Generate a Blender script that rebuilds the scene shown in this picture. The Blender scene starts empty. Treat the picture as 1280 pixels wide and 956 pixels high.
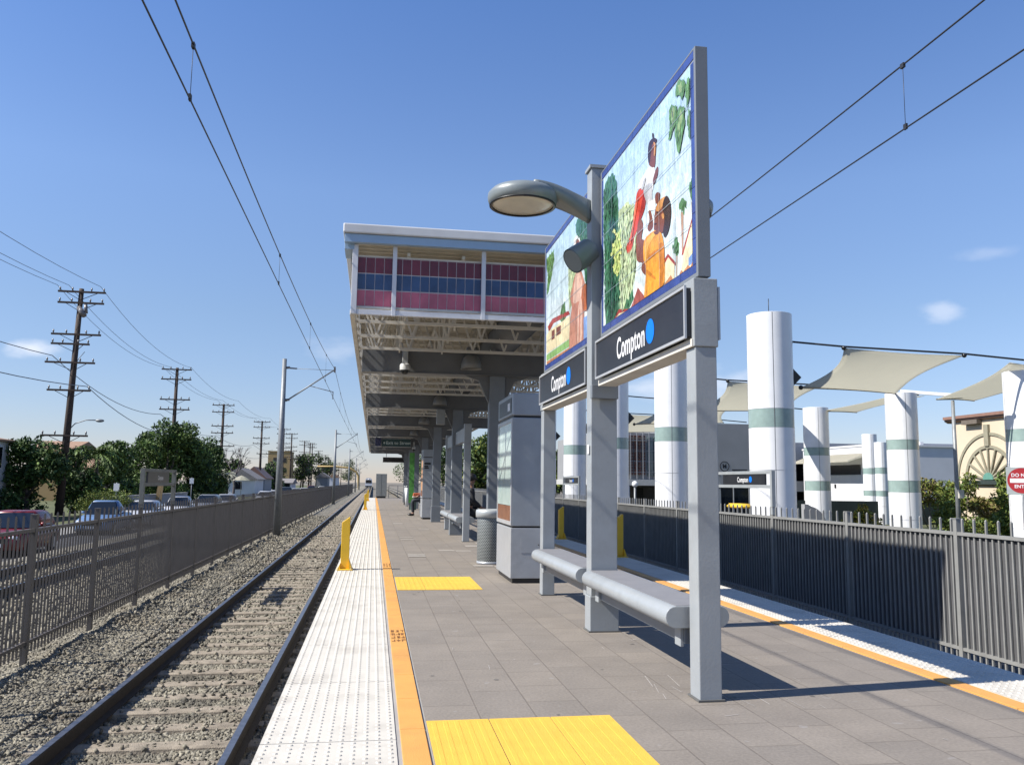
import bpy, bmesh, math, random
import numpy as np
from mathutils import Vector, Matrix
random.seed(7); RNG = np.random.default_rng(7)
R = math.radians
sc = bpy.context.scene
COL = sc.collection

# ------------------------------------------------------------------ materials
MATS = {}
ALB = .75    # overall reflectance level, balanced against the exposure
def mat(name, rgb, rough=.6, metal=0., var=.10, scale=6., bump=0., bscale=60., dirt=0., dscale=1.2, dirtcol=None, spec=.5, island=0.):
    if name in MATS: return MATS[name]
    rgb = tuple(c*ALB for c in rgb)
    if dirtcol: dirtcol = tuple(c*ALB for c in dirtcol)
    m = bpy.data.materials.new(name); m.use_nodes = True; MATS[name] = m
    nt = m.node_tree; N = nt.nodes; L = nt.links; b = N['Principled BSDF']
    b.inputs['Roughness'].default_value = rough; b.inputs['Metallic'].default_value = metal
    b.inputs['Specular IOR Level'].default_value = spec
    tc = N.new('ShaderNodeTexCoord')
    nz = N.new('ShaderNodeTexNoise'); nz.inputs['Scale'].default_value = scale; nz.inputs['Detail'].default_value = 5
    L.new(tc.outputs['Object'], nz.inputs['Vector'])
    mr = N.new('ShaderNodeMapRange'); mr.inputs[1].default_value = .3; mr.inputs[2].default_value = .7
    mr.inputs[3].default_value = 1 - var; mr.inputs[4].default_value = 1 + var
    L.new(nz.outputs[0], mr.inputs[0])
    mx = N.new('ShaderNodeMix'); mx.data_type = 'RGBA'; mx.blend_type = 'MULTIPLY'; mx.inputs[0].default_value = 1
    mx.inputs[6].default_value = (*rgb, 1); L.new(mr.outputs[0], mx.inputs[7])
    out = mx.outputs[2]
    if island:
        g = N.new('ShaderNodeNewGeometry'); mi = N.new('ShaderNodeMapRange')
        mi.inputs[3].default_value = 1 - island; mi.inputs[4].default_value = 1 + island
        L.new(g.outputs['Random Per Island'], mi.inputs[0])
        m3 = N.new('ShaderNodeMix'); m3.data_type = 'RGBA'; m3.blend_type = 'MULTIPLY'; m3.inputs[0].default_value = 1
        L.new(out, m3.inputs[6]); L.new(mi.outputs[0], m3.inputs[7]); out = m3.outputs[2]
    if dirt:
        n2 = N.new('ShaderNodeTexNoise'); n2.inputs['Scale'].default_value = dscale; n2.inputs['Detail'].default_value = 8
        n2.inputs['Roughness'].default_value = .65
        L.new(tc.outputs['Object'], n2.inputs['Vector'])
        m2 = N.new('ShaderNodeMapRange'); m2.inputs[1].default_value = .5; m2.inputs[2].default_value = .72
        m2.inputs[3].default_value = 0; m2.inputs[4].default_value = dirt
        L.new(n2.outputs[0], m2.inputs[0])
        mm = N.new('ShaderNodeMix'); mm.data_type = 'RGBA'; L.new(m2.outputs[0], mm.inputs[0])
        L.new(out, mm.inputs[6]); mm.inputs[7].default_value = (*(dirtcol or tuple(c * .45 for c in rgb)), 1); out = mm.outputs[2]
    L.new(out, b.inputs['Base Color'])
    if bump:
        n3 = N.new('ShaderNodeTexNoise'); n3.inputs['Scale'].default_value = bscale; n3.inputs['Detail'].default_value = 4
        L.new(tc.outputs['Object'], n3.inputs['Vector'])
        bp = N.new('ShaderNodeBump'); bp.inputs['Strength'].default_value = bump; bp.inputs['Distance'].default_value = .02
        L.new(n3.outputs[0], bp.inputs['Height']); L.new(bp.outputs[0], b.inputs['Normal'])
    return m

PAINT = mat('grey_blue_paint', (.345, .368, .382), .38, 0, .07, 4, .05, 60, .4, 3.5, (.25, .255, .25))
PAINT_SHADED = mat('canopy_column_paint_shaded', (.20, .22, .24), .42, 0, .06, 4, 0, 90, .2, 2.5)  # grey-blue paint again, with the shade under the canopy darkened into its colour
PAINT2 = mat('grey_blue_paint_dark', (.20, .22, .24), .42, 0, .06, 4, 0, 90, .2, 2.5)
SIGNBLK = mat('sign_black', (.020, .021, .026), .35, 0, .15, 5, 0, 90, .3, 3, (.05, .05, .055))
SILVER = mat('silver_trim', (.55, .56, .57), .35, .3, .06)
STEEL = mat('brushed_steel', (.50, .515, .53), .36, .35, .07, 12, .02, 120, .2, 3)
STEELP = mat('kiosk_grey', (.38, .41, .44), .36, .25, .05, 6, .02, 100, .15, 2)
GALV = mat('galvanised_steel', (.25, .265, .275), .5, .25, .12, 9, 0, 60, .3, 4)
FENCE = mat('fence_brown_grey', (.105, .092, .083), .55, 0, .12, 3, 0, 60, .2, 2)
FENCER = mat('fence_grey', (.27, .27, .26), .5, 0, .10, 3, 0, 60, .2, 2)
WHITE = mat('white_enamel', (.88, .885, .89), .32, 0, .03, 3, 0, 60, .12, .8, (.55, .55, .54))
BANDG = mat('pale_green_glaze', (.30, .40, .37), .25, 0, .08, 6)
CREAMST = mat('canopy_cream_steel', (.74, .70, .62), .55, 0, .10, 5, 0, 60, .3, 2)
DECK = mat('canopy_deck', (.62, .57, .47), .6, 0, .10, 5, 0, 60, .3, 1)
BEAM = mat('beam_dark_grey', (.155, .16, .165), .5, 0, .08, 3, 0, 60, .2, 2)
FASCW = mat('roof_edge_white', (.72, .72, .72), .45, 0, .05, 3, 0, 60, .3, 2, (.5, .48, .45))
FASCB = mat('fascia_blue', (.36, .50, .66), .4, 0, .05)
FPOST = mat('facade_white_steel', (.74, .75, .79), .45, 0, .06, 4, 0, 60, .25, 3)
T_RED = mat('tile_maroon', (.17, .022, .036), .25, 0, .18, 8, island=.15)
T_BLUE = mat('tile_navy', (.042, .085, .19), .25, 0, .18, 8, island=.15)
T_PINK = mat('tile_pink', (.55, .13, .19), .25, 0, .15, 8, island=.12)
GROUT = mat('tile_grout', (.72, .68, .70), .8)
BLACK = mat('black_plastic', (.012, .012, .013), .4)
RUBBER = mat('rubber', (.018, .018, .018), .8)
GLASSD = mat('dark_glass', (.012, .016, .022), .06, 0, .1)
LENS = mat('lamp_lens', (.80, .72, .58), .3, 0, .10, 5)
LAMPG = mat('lamp_grey_green', (.235, .265, .27), .4, .1, .08, 5)
YEL = mat('safety_yellow', (.95, .58, .03), .45, 0, .06, 5, 0, 60, .25, 5, (.45, .22, .02))
MATY = mat('mat_yellow', (.80, .49, .060), .65, 0, .06, 8, .25, 130, .25, 2, (.58, .36, .07))
RAILS = mat('rail_rust', (.035, .027, .022), .75, .2, .3, 20, .2, 120)
RAILT = mat('rail_head', (.26, .26, .28), .34, .8, .2, 14)
SLEEP = mat('sleeper_concrete', (.30, .255, .195), .9, 0, .28, 9, .6, 70, .75, 3, (.17, .14, .105))
CONC = mat('concrete', (.36, .35, .33), .85, 0, .10, 4, .15, 120, .4, .8, (.26, .25, .23))
ASPH = mat('asphalt', (.062, .062, .064), .9, 0, .2, 1.5, .3, 200, .5, .4, (.10, .10, .10))
DIRT = mat('dirt', (.19, .165, .13), .95, 0, .3, .8, .4, 30, .5, .3, (.10, .11, .06))
WOOD = mat('pole_wood', (.060, .040, .030), .85, 0, .25, 8, .2, 30)
WIRE = mat('wire_black', (.02, .02, .022), .5)
INSUL = mat('insulator', (.16, .15, .15), .3)
SAIL = mat('sail_canvas', (.62, .58, .48), .8, 0, .06, 2, .08, 200)
_n = SAIL.node_tree; _b = _n.nodes['Principled BSDF']; _t = _n.nodes.new('ShaderNodeBsdfTranslucent'); _x = _n.nodes.new('ShaderNodeMixShader'); _x.inputs[0].default_value = .58
_t.inputs['Color'].default_value = (.80, .785, .70, 1); _n.links.new(_b.outputs[0], _x.inputs[1]); _n.links.new(_t.outputs[0], _x.inputs[2]); _n.links.new(_x.outputs[0], _n.nodes['Material Output'].inputs[0])
BARK = mat('bark', (.085, .065, .05), .9, 0, .3, 6, .4, 20)
BLUED = mat('dot_blue', (.006, .20, .86), .5, spec=.2)
TXTW = mat('text_white', (.85, .85, .86), .4)
TXTD = mat('stencil_brown', (.22, .085, .02), .8, 0, .4, 30)
STUCW = mat('stucco_white', (.70, .71, .74), .85, 0, .05, 2, .1, 80, .2, .5)
STUCG = mat('stucco_grey', (.30, .305, .31), .85, 0, .05, 2, .1, 80, .2, .5)
STUCP = mat('stucco_cream', (.68, .57, .42), .85, 0, .05, 2, .15, 80, .25, .5)
STUCT = mat('stucco_tan', (.46, .32, .15), .85, 0, .06, 2, .1, 80)
ROOFT = mat('roof_tan', (.36, .22, .14), .85, 0, .15, 4, .2, 30)
ROOFG = mat('roof_grey', (.24, .22, .21), .85, 0, .15, 4, .2, 30)
BROWN = mat('brown_trim', (.27, .15, .11), .6)
REDS = mat('sign_red', (.42, .025, .030), .4)
DKGRN = mat('windscreen_green', (.020, .032, .026), .8, 0, .2, 2)
LOUV = mat('louvre_brown', (.16, .055, .035), .5)
GLASSB = mat('glass_teal', (.14, .20, .21), .15, .0, .15, 1)
SKIN = mat('skin', (.26, .14, .09), .5); HAIR = mat('hair_grey', (.12, .11, .10), .7); HAIRB = mat('hair_black', (.012, .010, .010), .6)
CLOTHB = mat('cloth_black', (.012, .013, .016), .8); CLOTHR = mat('cloth_maroon', (.13, .028, .028), .8); CLOTHD = mat('cloth_navy', (.02, .024, .035), .8)
BAGW = mat('bag_white', (.62, .62, .62), .6); BAGO = mat('bag_orange', (.50, .11, .035), .6)
BANNER = mat('banner_green', (.10, .34, .06), .5, 0, .35, 6)
BING = mat('bin_green', (.10, .17, .13), .5)
def leafmat(name, rgb, isl=.45):
    m = mat(name, rgb, .6, 0, .15, .5, island=isl, spec=.25)
    return m
LEAF1 = leafmat('leaf_dark', (.046, .088, .024)); LEAF2 = leafmat('leaf_mid', (.105, .165, .038)); LEAF3 = leafmat('leaf_bright', (.17, .20, .035))
LEAF4 = leafmat('leaf_dry', (.17, .135, .05)); LEAF5 = leafmat('leaf_bare', (.10, .085, .085))

# ------------------------------------------------------------------ mesh builder
class MB:
    def __init__(s): s.v = []; s.f = []; s.m = []; s.sm = []
    def add(s, vs, fs, mi=0, smooth=False):
        o = len(s.v); s.v += [tuple(map(float, p)) for p in vs]
        for f in fs: s.f.append([i + o for i in f]); s.m.append(mi); s.sm.append(smooth)
        return s
    def box(s, x0, x1, y0, y1, z0, z1, mi=0):
        vs = [(x0,y0,z0),(x1,y0,z0),(x1,y1,z0),(x0,y1,z0),(x0,y0,z1),(x1,y0,z1),(x1,y1,z1),(x0,y1,z1)]
        return s.add(vs, [(0,3,2,1),(4,5,6,7),(0,1,5,4),(1,2,6,5),(2,3,7,6),(3,0,4,7)], mi)
    def bar(s, a, b, w, h=None, mi=0, up=(0,0,1)):
        h = h or w; a = Vector(a); b = Vector(b); d = (b - a).normalized(); u = Vector(up)
        if abs(d.dot(u)) > .98: u = Vector((0,1,0))
        x = d.cross(u).normalized(); y = x.cross(d).normalized()
        vs = []
        for p in (a, b):
            for sx, sy in ((-1,-1),(1,-1),(1,1),(-1,1)): vs.append(p + x*sx*w/2 + y*sy*h/2)
        return s.add(vs, [(3,2,1,0),(4,5,6,7),(0,1,5,4),(1,2,6,5),(2,3,7,6),(3,0,4,7)], mi)
    def tube(s, pts, rad, n=8, mi=0, cap=True, smooth=True):
        pts = [Vector(p) for p in pts]
        rad = rad if isinstance(rad, (list, tuple)) else [rad]*len(pts)
        vs = []; fs = []
        ref = Vector((0,0,1))
        d0 = (pts[-1]-pts[0]).normalized()
        if abs(d0.dot(ref)) > .9: ref = Vector((0,1,0))
        for i, p in enumerate(pts):
            d = (pts[min(i+1,len(pts)-1)] - pts[max(i-1,0)]).normalized()
            x = d.cross(ref).normalized(); y = x.cross(d).normalized()
            for k in range(n):
                a = 2*math.pi*k/n; vs.append(p + (x*math.cos(a) + y*math.sin(a))*rad[i])
        for i in range(len(pts)-1):
            for k in range(n): fs.append((i*n+k, i*n+(k+1)%n, (i+1)*n+(k+1)%n, (i+1)*n+k))
        s.add(vs, fs, mi, smooth)
        if cap:
            o = len(s.v) - len(vs)
            s.f.append([o+k for k in range(n)][::-1]); s.m.append(mi); s.sm.append(False)
            s.f.append([o+(len(pts)-1)*n+k for k in range(n)]); s.m.append(mi); s.sm.append(False)
        return s
    def lathe(s, prof, c=(0,0,0), n=24, mi=0, smooth=True):   # prof: (r,z)
        vs = []; fs = []
        for r, z in prof:
            for k in range(n):
                a = 2*math.pi*k/n; vs.append((c[0]+r*math.cos(a), c[1]+r*math.sin(a), c[2]+z))
        for i in range(len(prof)-1):
            for k in range(n): fs.append((i*n+k, i*n+(k+1)%n, (i+1)*n+(k+1)%n, (i+1)*n+k))
        return s.add(vs, fs, mi, smooth)
    def prism(s, poly, axis, a, b, mi=0, smooth=False):   # poly of 2D pts extruded along axis
        def P(p, t):
            return {'x': (t,p[0],p[1]), 'y': (p[0],t,p[1]), 'z': (p[0],p[1],t)}[axis]
        n = len(poly); vs = [P(p,a) for p in poly] + [P(p,b) for p in poly]
        s.add(vs, [tuple(range(n))[::-1], tuple(range(n,2*n))], mi)
        o = len(s.v) - 2*n
        for k in range(n): s.f.append([o+k, o+(k+1)%n, o+n+(k+1)%n, o+n+k]); s.m.append(mi); s.sm.append(smooth)
        return s
    def sphere(s, c, r, n=12, m=8, mi=0, sc=(1,1,1)):
        vs = []; fs = []
        for i in range(m+1):
            t = math.pi*i/m
            for k in range(n):
                a = 2*math.pi*k/n
                vs.append((c[0]+r*sc[0]*math.sin(t)*math.cos(a), c[1]+r*sc[1]*math.sin(t)*math.sin(a), c[2]+r*sc[2]*math.cos(t)))
        for i in range(m):
            for k in range(n): fs.append((i*n+k, (i+1)*n+k, (i+1)*n+(k+1)%n, i*n+(k+1)%n))
        return s.add(vs, fs, mi, True)
    def mesh(s, name, mats):
        me = bpy.data.meshes.new(name); me.from_pydata(s.v, [], s.f)
        for m in (mats if isinstance(mats, (list, tuple)) else [mats]): me.materials.append(m)
        me.polygons.foreach_set('material_index', s.m); me.polygons.foreach_set('use_smooth', s.sm)
        me.update(); me.validate()
        bm = bmesh.new(); bm.from_mesh(me); bmesh.ops.recalc_face_normals(bm, faces=bm.faces); bm.to_mesh(me); bm.free()
        return me

def link(name, me, parent=None, loc=(0,0,0), bevel=0):
    o = bpy.data.objects.new(name, me); COL.objects.link(o); o.location = loc
    if parent: o.parent = parent
    if bevel:
        b = o.modifiers.new('bevel', 'BEVEL'); b.width = bevel; b.segments = 2; b.limit_method = 'ANGLE'; b.angle_limit = R(40)
        b.harden_normals = False
    return o
def part(name, mb, mats, parent=None, bevel=0, loc=(0,0,0), label=None):
    o = link(name, mb.mesh(name, mats), parent, loc, bevel)
    if label: o['label'] = label
    return o
def tag(o, label, cat, group=None):
    o['label'] = label; o['category'] = cat
    if group: o['group'] = group
    return o
def thing(name, label, cat, loc=(0,0,0), rz=0, group=None):
    o = bpy.data.objects.new(name, None); COL.objects.link(o); o.location = loc; o.rotation_euler = (0,0,rz); o.empty_display_size = .2
    return tag(o, label, cat, group)
def struct(name, mb, mats, loc=(0,0,0), bevel=0):
    o = part(name, mb, mats, None, bevel, loc); o['kind'] = 'structure'; return o
def stuff(o): o['kind'] = 'stuff'; return o
def dup(root, loc=None, rz=None, label=None, group=None):
    def cp(o, p):
        c = o.copy(); COL.objects.link(c)
        if p: c.parent = p
        for ch in o.children: cp(ch, c)
        return c
    r = cp(root, None)
    if loc is not None: r.location = loc
    if rz is not None: r.rotation_euler = (0,0,rz)
    if label: r['label'] = label
    if group: r['group'] = group
    return r

def text_mb(body, size, sx=1., bold=.0):
    cu = bpy.data.curves.new('t', 'FONT'); cu.body = body; cu.size = size; cu.align_x = 'CENTER'; cu.align_y = 'CENTER'; cu.offset = bold; cu.space_character = 1.0+bold*14
    o = bpy.data.objects.new('t', cu); COL.objects.link(o)
    dg = bpy.context.evaluated_depsgraph_get(); me = bpy.data.meshes.new_from_object(o.evaluated_get(dg))
    vs = [(v.co.x*sx, v.co.y, 0) for v in me.vertices]; fs = [tuple(p.vertices) for p in me.polygons]
    bpy.data.objects.remove(o); bpy.data.curves.remove(cu); bpy.data.meshes.remove(me)
    return vs, fs
def put_text(mb, body, size, origin, xdir, ydir, sx=1., bold=0., mi=0):
    vs, fs = text_mb(body, size, sx, bold); o = Vector(origin); x = Vector(xdir); y = Vector(ydir)
    mb.add([o + x*v[0] + y*v[1] for v in vs], fs, mi)

# ------------------------------------------------------------------ camera, light, world
cam_d = bpy.data.cameras.new('camera'); cam = bpy.data.objects.new('camera', cam_d); COL.objects.link(cam)
cam_d.sensor_fit = 'HORIZONTAL'; cam_d.sensor_width = 36; cam_d.lens = 1040/1280*36; cam_d.clip_start = .05; cam_d.clip_end = 5000
rt, up, fw = (.98654443,-.16296804,.01309602), (-.03247256,-.11680946,.99262333), (.16023614,.97969228,.12052972)
cam.matrix_world = Matrix(((rt[0],up[0],-fw[0],0),(rt[1],up[1],-fw[1],0),(rt[2],up[2],-fw[2],1.25),(0,0,0,1)))
sc.camera = cam
EL = R(44.8); SD = Vector((-1,-.13,0)).normalized()*math.cos(EL) + Vector((0,0,math.sin(EL)))   # towards the sun
sd = bpy.data.lights.new('sun', 'SUN'); so = bpy.data.objects.new('sun', sd); COL.objects.link(so)
sd.energy = 5.0; sd.angle = R(.53); sd.color = (1, .955, .88)
so.rotation_euler = SD.to_track_quat('Z', 'Y').to_euler(); so.location = (-20, -3, 30)
w = bpy.data.worlds.new('World'); sc.world = w; w.use_nodes = True
nt = w.node_tree; bg = nt.nodes['Background']; sky = nt.nodes.new('ShaderNodeTexSky'); sky.sky_type = 'NISHITA'; sky.sun_disc = False
sky.sun_elevation = EL; sky.sun_rotation = math.atan2(SD.x, SD.y); sky.altitude = 20; sky.air_density = 1.0; sky.dust_density = .15; sky.ozone_density = 5.0
bg.inputs[1].default_value = .080
tcw = nt.nodes.new('ShaderNodeTexCoord')
_tm = nt.nodes.new('ShaderNodeMix'); _tm.data_type = 'RGBA'; _tm.blend_type = 'MULTIPLY'; _tm.inputs[0].default_value = 1
_sz = nt.nodes.new('ShaderNodeSeparateXYZ'); nt.links.new(tcw.outputs['Generated'], _sz.inputs[0])
_rp = nt.nodes.new('ShaderNodeValToRGB'); nt.links.new(_sz.outputs[2], _rp.inputs[0]); _e = _rp.color_ramp.elements     # colour of the air with height above the horizon
for _i, (_p, _c) in enumerate(((.03,(.42,.385,.44)),(.19,(.54,.495,.50)),(.33,(.63,.60,.625)),(.56,(.47,.55,.68)))):
    _q = _e[_i] if _i < 2 else _e.new(_p); _q.position = _p; _q.color = (*_c, 1)
_sv = nt.nodes.new('ShaderNodeVectorMath'); _sv.operation = 'SCALE'; _sv.inputs[3].default_value = 2.0; nt.links.new(_rp.outputs[0], _sv.inputs[0])
nt.links.new(_sv.outputs[0], _tm.inputs[7]); nt.links.new(sky.outputs[0], _tm.inputs[6])
last = _tm.outputs[2]
def cloud(d, sx, sz, amt, seed):     # a small fair-weather cloud fixed at a compass direction and height
    global last
    d = Vector(d).normalized(); r = Vector((d.y, -d.x, 0)).normalized(); u = r.cross(d).normalized()
    def dot(vec):
        n = nt.nodes.new('ShaderNodeVectorMath'); n.operation = 'DOT_PRODUCT'; nt.links.new(tcw.outputs['Generated'], n.inputs[0]); n.inputs[1].default_value = vec; return n.outputs['Value']
    def m(op, a, b):
        n = nt.nodes.new('ShaderNodeMath'); n.operation = op
        for i, x in enumerate((a, b)):
            if isinstance(x, (int, float)): n.inputs[i].default_value = x
            else: nt.links.new(x, n.inputs[i])
        return n.outputs[0]
    a = m('POWER', m('DIVIDE', dot(r), sx), 2.0); b = m('POWER', m('DIVIDE', dot(u), sz), 2.0)
    g = m('SUBTRACT', 1.0, m('SQRT', m('ADD', a, b), 0.0))
    nz = nt.nodes.new('ShaderNodeTexNoise'); nz.inputs['Scale'].default_value = 26; nz.inputs['Detail'].default_value = 7
    mp = nt.nodes.new('ShaderNodeMapping'); mp.inputs['Location'].default_value = (seed, seed*2, 0); mp.inputs['Scale'].default_value = (1, 1, 2.2)
    nt.links.new(tcw.outputs['Generated'], mp.inputs[0]); nt.links.new(mp.outputs[0], nz.inputs['Vector'])
    k = m('ADD', g, m('MULTIPLY', m('SUBTRACT', nz.outputs[0], .5), 1.5))
    front = m('GREATER_THAN', dot(d), 0.0)
    ss = nt.nodes.new('ShaderNodeMapRange'); ss.interpolation_type = 'SMOOTHSTEP'; ss.inputs[1].default_value = .05; ss.inputs[2].default_value = .95; ss.inputs[4].default_value = amt
    nt.links.new(m('MULTIPLY', k, front), ss.inputs[0])
    mx = nt.nodes.new('ShaderNodeMix'); mx.data_type = 'RGBA'; nt.links.new(ss.outputs[0], mx.inputs[0]); nt.links.new(last, mx.inputs[6]); mx.inputs[7].default_value = (7.4, 7.6, 8.2, 1)
    last = mx.outputs[2]
cloud((-.354,.926,.133), .034, .014, .70, 3.1); cloud((.59,.786,.187), .034, .014, .36, 7.7); cloud((.622,.745,.243), .040, .010, .15, 1.3)
cloud((.37,.92,.115), .13, .030, .45, 5.3); cloud((-.049,.987,.151), .04, .02, .22, 9.3)
nt.links.new(last, bg.inputs[0])
sc.view_settings.view_transform = 'Standard'; sc.view_settings.look = 'None'; sc.view_settings.gamma = 1; sc.view_settings.exposure = 0.84
sc.render.engine = 'CYCLES'; sc.cycles.use_denoising = True; sc.cycles.max_bounces = 6

# ------------------------------------------------------------------ SETTING
def sheet(name, x0, x1, y0, y1, z, m):
    mb = MB(); mb.add([(x0,y0,z),(x1,y0,z),(x1,y1,z),(x0,y1,z)], [(0,1,2,3)]); return struct(name, mb, m)
sheet('ground', -1500, 1500, -300, 3000, -1.75, DIRT)

def grid_bed(name, xs, ys, zf, m):
    X, Y = np.meshgrid(xs, ys); Z = zf(X, Y); nx = len(xs); ny = len(ys)
    me = bpy.data.meshes.new(name); V = np.stack([X, Y, Z], -1).reshape(-1, 3)
    i = np.arange(ny-1)[:,None]*nx + np.arange(nx-1)[None,:]; F = np.stack([i, i+1, i+nx+1, i+nx], -1).reshape(-1, 4)
    me.from_pydata(V.tolist(), [], F.tolist()); me.materials.append(m); me.polygons.foreach_set('use_smooth', [True]*len(F)); me.update()
    o = link(name, me); o['kind'] = 'structure'; return o
def vnoise(X, Y, s, seed):
    g = np.random.default_rng(seed).random((64, 64)); x = X*s; y = Y*s; xi = np.floor(x).astype(int); yi = np.floor(y).astype(int); fx = x-xi; fy = y-yi
    fx = fx*fx*(3-2*fx); fy = fy*fy*(3-2*fy)
    G = lambda a, b: g[a % 64, b % 64]
    return (G(xi,yi)*(1-fx)+G(xi+1,yi)*fx)*(1-fy) + (G(xi,yi+1)*(1-fx)+G(xi+1,yi+1)*fx)*fy
def bedz(X, Y):
    z = -1.212 + .03*(vnoise(X, Y, 1.3, 1)-.5) + .025*(vnoise(X, Y, 5, 2)-.5)
    ridge = np.exp(-((X+4.18)/.16)**2)*.075*(.5+vnoise(X, Y, 2.2, 4))
    z = z + ridge + np.where(X < -3.3, .03, 0)
    return np.where(X < -4.9, np.minimum(z, -1.16), z)
# gravel material with oil stains in the four-foot
def gravel_mat(name, island):
    m = mat(name, (.232, .212, .165), .95, 0, .35, 14 if not island else 3, .9 if not island else .0, 34, .55, 1.1, (.19, .15, .10), island=island)
    N = m.node_tree.nodes; L = m.node_tree.links; b = N['Principled BSDF']; src = b.inputs['Base Color'].links[0].from_socket
    tc = N.new('ShaderNodeTexCoord'); sp = N.new('ShaderNodeSeparateXYZ'); L.new(tc.outputs['Object'], sp.inputs[0])
    nz = N.new('ShaderNodeTexNoise'); nz.inputs['Scale'].default_value = .55; nz.inputs['Detail'].default_value = 6; L.new(tc.outputs['Object'], nz.inputs['Vector'])
    mr = N.new('ShaderNodeMapRange'); mr.inputs[1].default_value = .56; mr.inputs[2].default_value = .66; L.new(nz.outputs[0], mr.inputs[0])
    a = N.new('ShaderNodeMath'); a.operation = 'ADD'; a.inputs[1].default_value = 1.9; L.new(sp.outputs[0], a.inputs[0])
    ab = N.new('ShaderNodeMath'); ab.operation = 'ABSOLUTE'; L.new(a.outputs[0], ab.inputs[0])
    m2 = N.new('ShaderNodeMapRange'); m2.inputs[1].default_value = .3; m2.inputs[2].default_value = .75; m2.inputs[3].default_value = .85; m2.inputs[4].default_value = 0; L.new(ab.outputs[0], m2.inputs[0])
    mu = N.new('ShaderNodeMath'); mu.operation = 'MULTIPLY'; L.new(mr.outputs[0], mu.inputs[0]); L.new(m2.outputs[0], mu.inputs[1])
    mx = N.new('ShaderNodeMix'); mx.data_type = 'RGBA'; L.new(mu.outputs[0], mx.inputs[0]); L.new(src, mx.inputs[6]); mx.inputs[7].default_value = (.016, .015, .013, 1)
    L.new(mx.outputs[2], b.inputs['Base Color']); return m
BEDM = gravel_mat('ballast_bed', 0); STONE = gravel_mat('ballast_stone', .42)
grid_bed('ballast_bed', np.concatenate([np.arange(-10.6,-5,.4), np.arange(-5,-.44,.12)]), np.concatenate([np.arange(1,40,.12), np.arange(40,100,1.), np.arange(100,520,20)]), bedz, BEDM)
grid_bed('ballast_bed', np.arange(4.3, 8.0, .3), np.concatenate([np.arange(-2,80,1.), np.arange(80,520,20)]), lambda X, Y: -1.2+.02*vnoise(X,Y,3,9), BEDM)

# loose stones of the ballast: one mass nobody could count
SP = .61; SY0 = 5.35
def stones():
    P = []; S = []
    for y0, y1, den, s0, s1, x0, x1 in ((5.5,10,2500,.012,.025,-5.0,-.62),(10,15,1500,.014,.028,-5.0,-.62),(15,26,640,.019,.034,-5.0,-.62),(26,60,80,.03,.055,-4.9,-.62),(8,30,60,.03,.06,-10,-5.0)):
        n = int((x1-x0)*(y1-y0)*den); x = RNG.uniform(x0,x1,n); y = RNG.uniform(y0,y1,n); s = RNG.uniform(s0,s1,n)
        ph = np.abs(((y-SY0)/SP+.5) % 1 - .5)*SP
        on = (ph < .125) & (x > -3.2) & (x < -.6)
        keep = ~on | (RNG.random(n) < np.where(x < -2.72, .58, .05))
        for rx in (-2.655, -1.13): keep &= np.abs(x-rx) > .085
        x, y, s, on = x[keep], y[keep], s[keep], on[keep]
        z = bedz(x, y) + s*.25; z = np.where(on, np.maximum(z, -1.175+s*.3), z)
        P.append(np.stack([x,y,z],-1)); S.append(s)
    P = np.concatenate(P); S = np.concatenate(S); n = len(P)
    base = np.array([(-1,-1,-1),(1,-1,-1),(1,1,-1),(-1,1,-1),(-1,-1,1),(1,-1,1),(1,1,1),(-1,1,1)])*.62
    V = base[None] + RNG.uniform(-.42,.42,(n,8,3)); V *= (S[:,None]*RNG.uniform(.55,1.45,(n,3)))[:,None,:]
    q = RNG.normal(size=(n,4)); q /= np.linalg.norm(q,axis=1)[:,None]; a,b,c,d = q.T
    Rm = np.stack([1-2*(c*c+d*d),2*(b*c-a*d),2*(b*d+a*c),2*(b*c+a*d),1-2*(b*b+d*d),2*(c*d-a*b),2*(b*d-a*c),2*(c*d+a*b),1-2*(b*b+c*c)],-1).reshape(n,3,3)
    V = np.einsum('nij,nkj->nki',Rm,V) + P[:,None,:]
    F = np.array([(0,3,2,1),(4,5,6,7),(0,1,5,4),(1,2,6,5),(2,3,7,6),(3,0,4,7)])[None] + (np.arange(n)*8)[:,None,None]
    me = bpy.data.meshes.new('ballast_gravel'); me.vertices.add(n*8); me.vertices.foreach_set('co', V.astype(np.float32).ravel())
    me.loops.add(n*24); me.loops.foreach_set('vertex_index', F.astype(np.int32).ravel()); me.polygons.add(n*6)
    me.polygons.foreach_set('loop_start', np.arange(n*6,dtype=np.int32)*4); me.update(calc_edges=True); me.materials.append(STONE)
    return stuff(link('ballast_gravel', me))
stones()

# sleepers: individuals for the nearest 300, the rest one mass
sm = MB(); x0, x1 = -1.3, 1.3
sm.prism([(-.14,-.1),(.14,-.1),(.115,.02),(.09,.03),(-.09,.03),(-.115,.02)], 'x', x0, x1)
for v in range(len(sm.v)):
    x, y, z = sm.v[v]
sme = sm.mesh('sleeper', SLEEP)
for k in range(290):
    o = link('sleeper', sme, None, (-1.8925+random.uniform(-.03,.03), SY0+SP*k+random.uniform(-.012,.012), -1.200+random.uniform(-.006,.006))); o.rotation_euler = (0, 0, random.uniform(-.008,.008))
    tag(o, 'weathered tan concrete sleeper crossing the near track between the rails', 'sleeper', 'sleepers of the near track')
fm = MB()
for k in range(290, 560): fm.box(-3.19,-.59, SY0+SP*k-.13, SY0+SP*k+.13, -1.3, -1.18)
stuff(part('distant_sleepers', fm, SLEEP))

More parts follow.
